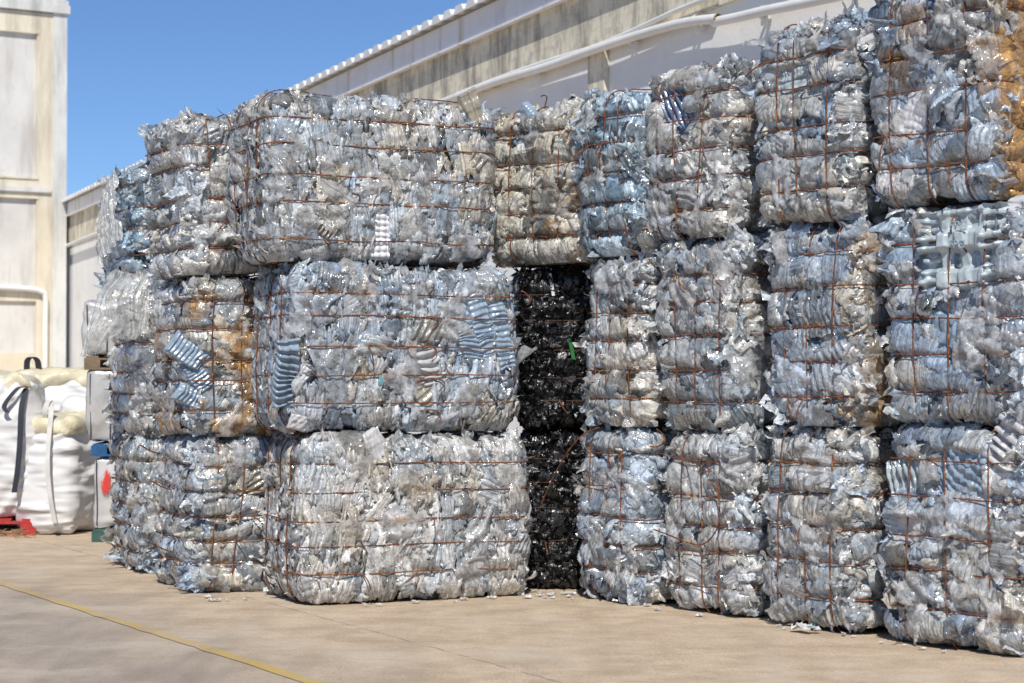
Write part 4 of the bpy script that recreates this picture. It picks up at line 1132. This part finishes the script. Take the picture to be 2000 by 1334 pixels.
# ------------------------------------------------------------------ litter on the ground
M['scrap'] = plastic('scrap_film', (.66, .66, .64), .3)
M['scrap_teal'] = plastic('teal_scrap_film', (.45, .62, .58), .3)
rs = np.random.default_rng(77)
def scrap(px, py, size, label, grp=None, mat='scrap', name='plastic_scrap'):
    g = ground_at(px, py); n = 6
    u = np.linspace(-.5, .5, n)
    X, Y = np.meshgrid(u * size, u * size * rs.uniform(.4, 1), indexing='ij')
    Z = .006 + size * (.18 * np.abs(rs.normal(0, .6, (n, n))) + .15 * np.abs(np.sin(X / size * 7 + rs.uniform(0, 6))))
    X = X + rs.normal(0, .08 * size, (n, n)); Y = Y + rs.normal(0, .08 * size, (n, n))
    mb = MB(); mb.grid(np.stack([X, Y, Z], -1))
    o = mb.build(name, M[mat]); o.location = (g[0], g[1], 0); o.rotation_euler = (0, 0, rs.uniform(0, 6.28))
    tag(o, label, 'plastic scrap', grp)
gl = 'tiny torn scrap of clear film lying on the concrete at the foot of the bales'
spots = [(rs.uniform(1050, 1128), rs.uniform(1160, 1172)) for _ in range(16)]
spots += [(x, 1188 - (x - 600) * .046 + rs.uniform(-2, 4)) for x in rs.uniform(630, 1040, 10)]
spots += [(x, 1178 + max(0, x - 1150) * .146 + rs.uniform(-10, -3)) for x in rs.uniform(1180, 1900, 14)]
spots += [(x, 1168 + rs.uniform(0, 8)) for x in rs.uniform(330, 500, 6)]
for (x, y) in spots: scrap(x, y, rs.uniform(.025, .06), gl, 'tiny film scraps at the foot of the bales')
scrap(1566, 1236, .17, 'crumpled white scrap with a teal edge on the ground, biggest of the loose scraps')
scrap(1590, 1231, .10, 'small teal scrap of film beside the biggest white scrap', None, 'scrap_teal')
M['straw'] = simple('dry_straw', (.40, .29, .16), .8)
mb = MB()
for k_ in range(130):
    g = ground_at(rs.uniform(-10, 55), rs.uniform(1030, 1052)); a0 = rs.uniform(0, 6.28); l_ = rs.uniform(.05, .22)
    p0 = np.array([g[0], g[1], rs.uniform(.004, .05)]); d_ = np.array([math.cos(a0), math.sin(a0), rs.uniform(-.1, .25)]) * l_
    mb.tube([p0, p0 + d_ * .5 + rs.normal(0, .01, 3), p0 + d_], .003, 3)
tag(mb.build('straw_litter', M['straw']), 'dry straw and twigs strewn on the ground by the red pallet', 'straw', None, 'stuff')

# raised letters moulded into the pale crate
M['moulded'] = plastic('moulded_letters', (.36, .46, .52), .3)
for px, py, hgt in ((1882, 442, 20), (1880, 478, 17)):
    lc, Yd = H1.to_local(px, py)
    cu = bpy.data.curves.new('lettering', 'FONT'); cu.body = 'FPC'; cu.align_x = 'CENTER'; cu.align_y = 'CENTER'
    cu.size = hgt * Yd / F * 1.3; cu.extrude = .004
    tmp = bpy.data.objects.new('lettering', cu); COL.objects.link(tmp)
    dg = bpy.context.evaluated_depsgraph_get(); me = bpy.data.meshes.new_from_object(tmp.evaluated_get(dg)); bpy.data.objects.remove(tmp)
    me.materials.append(M['moulded'])
    lo = bpy.data.objects.new('lettering', me); COL.objects.link(lo); lo.parent = H1.root
    m3 = Matrix((Vector((0, -1, 0)), Vector((0, 0, 1)), Vector((-1, 0, 0)))).transposed()
    lo.matrix_local = Matrix.Translation(Vector(lc) + Vector((-.045, 0, 0))) @ (m3 @ Euler((0, 0, R(-4))).to_matrix()).to_4x4()
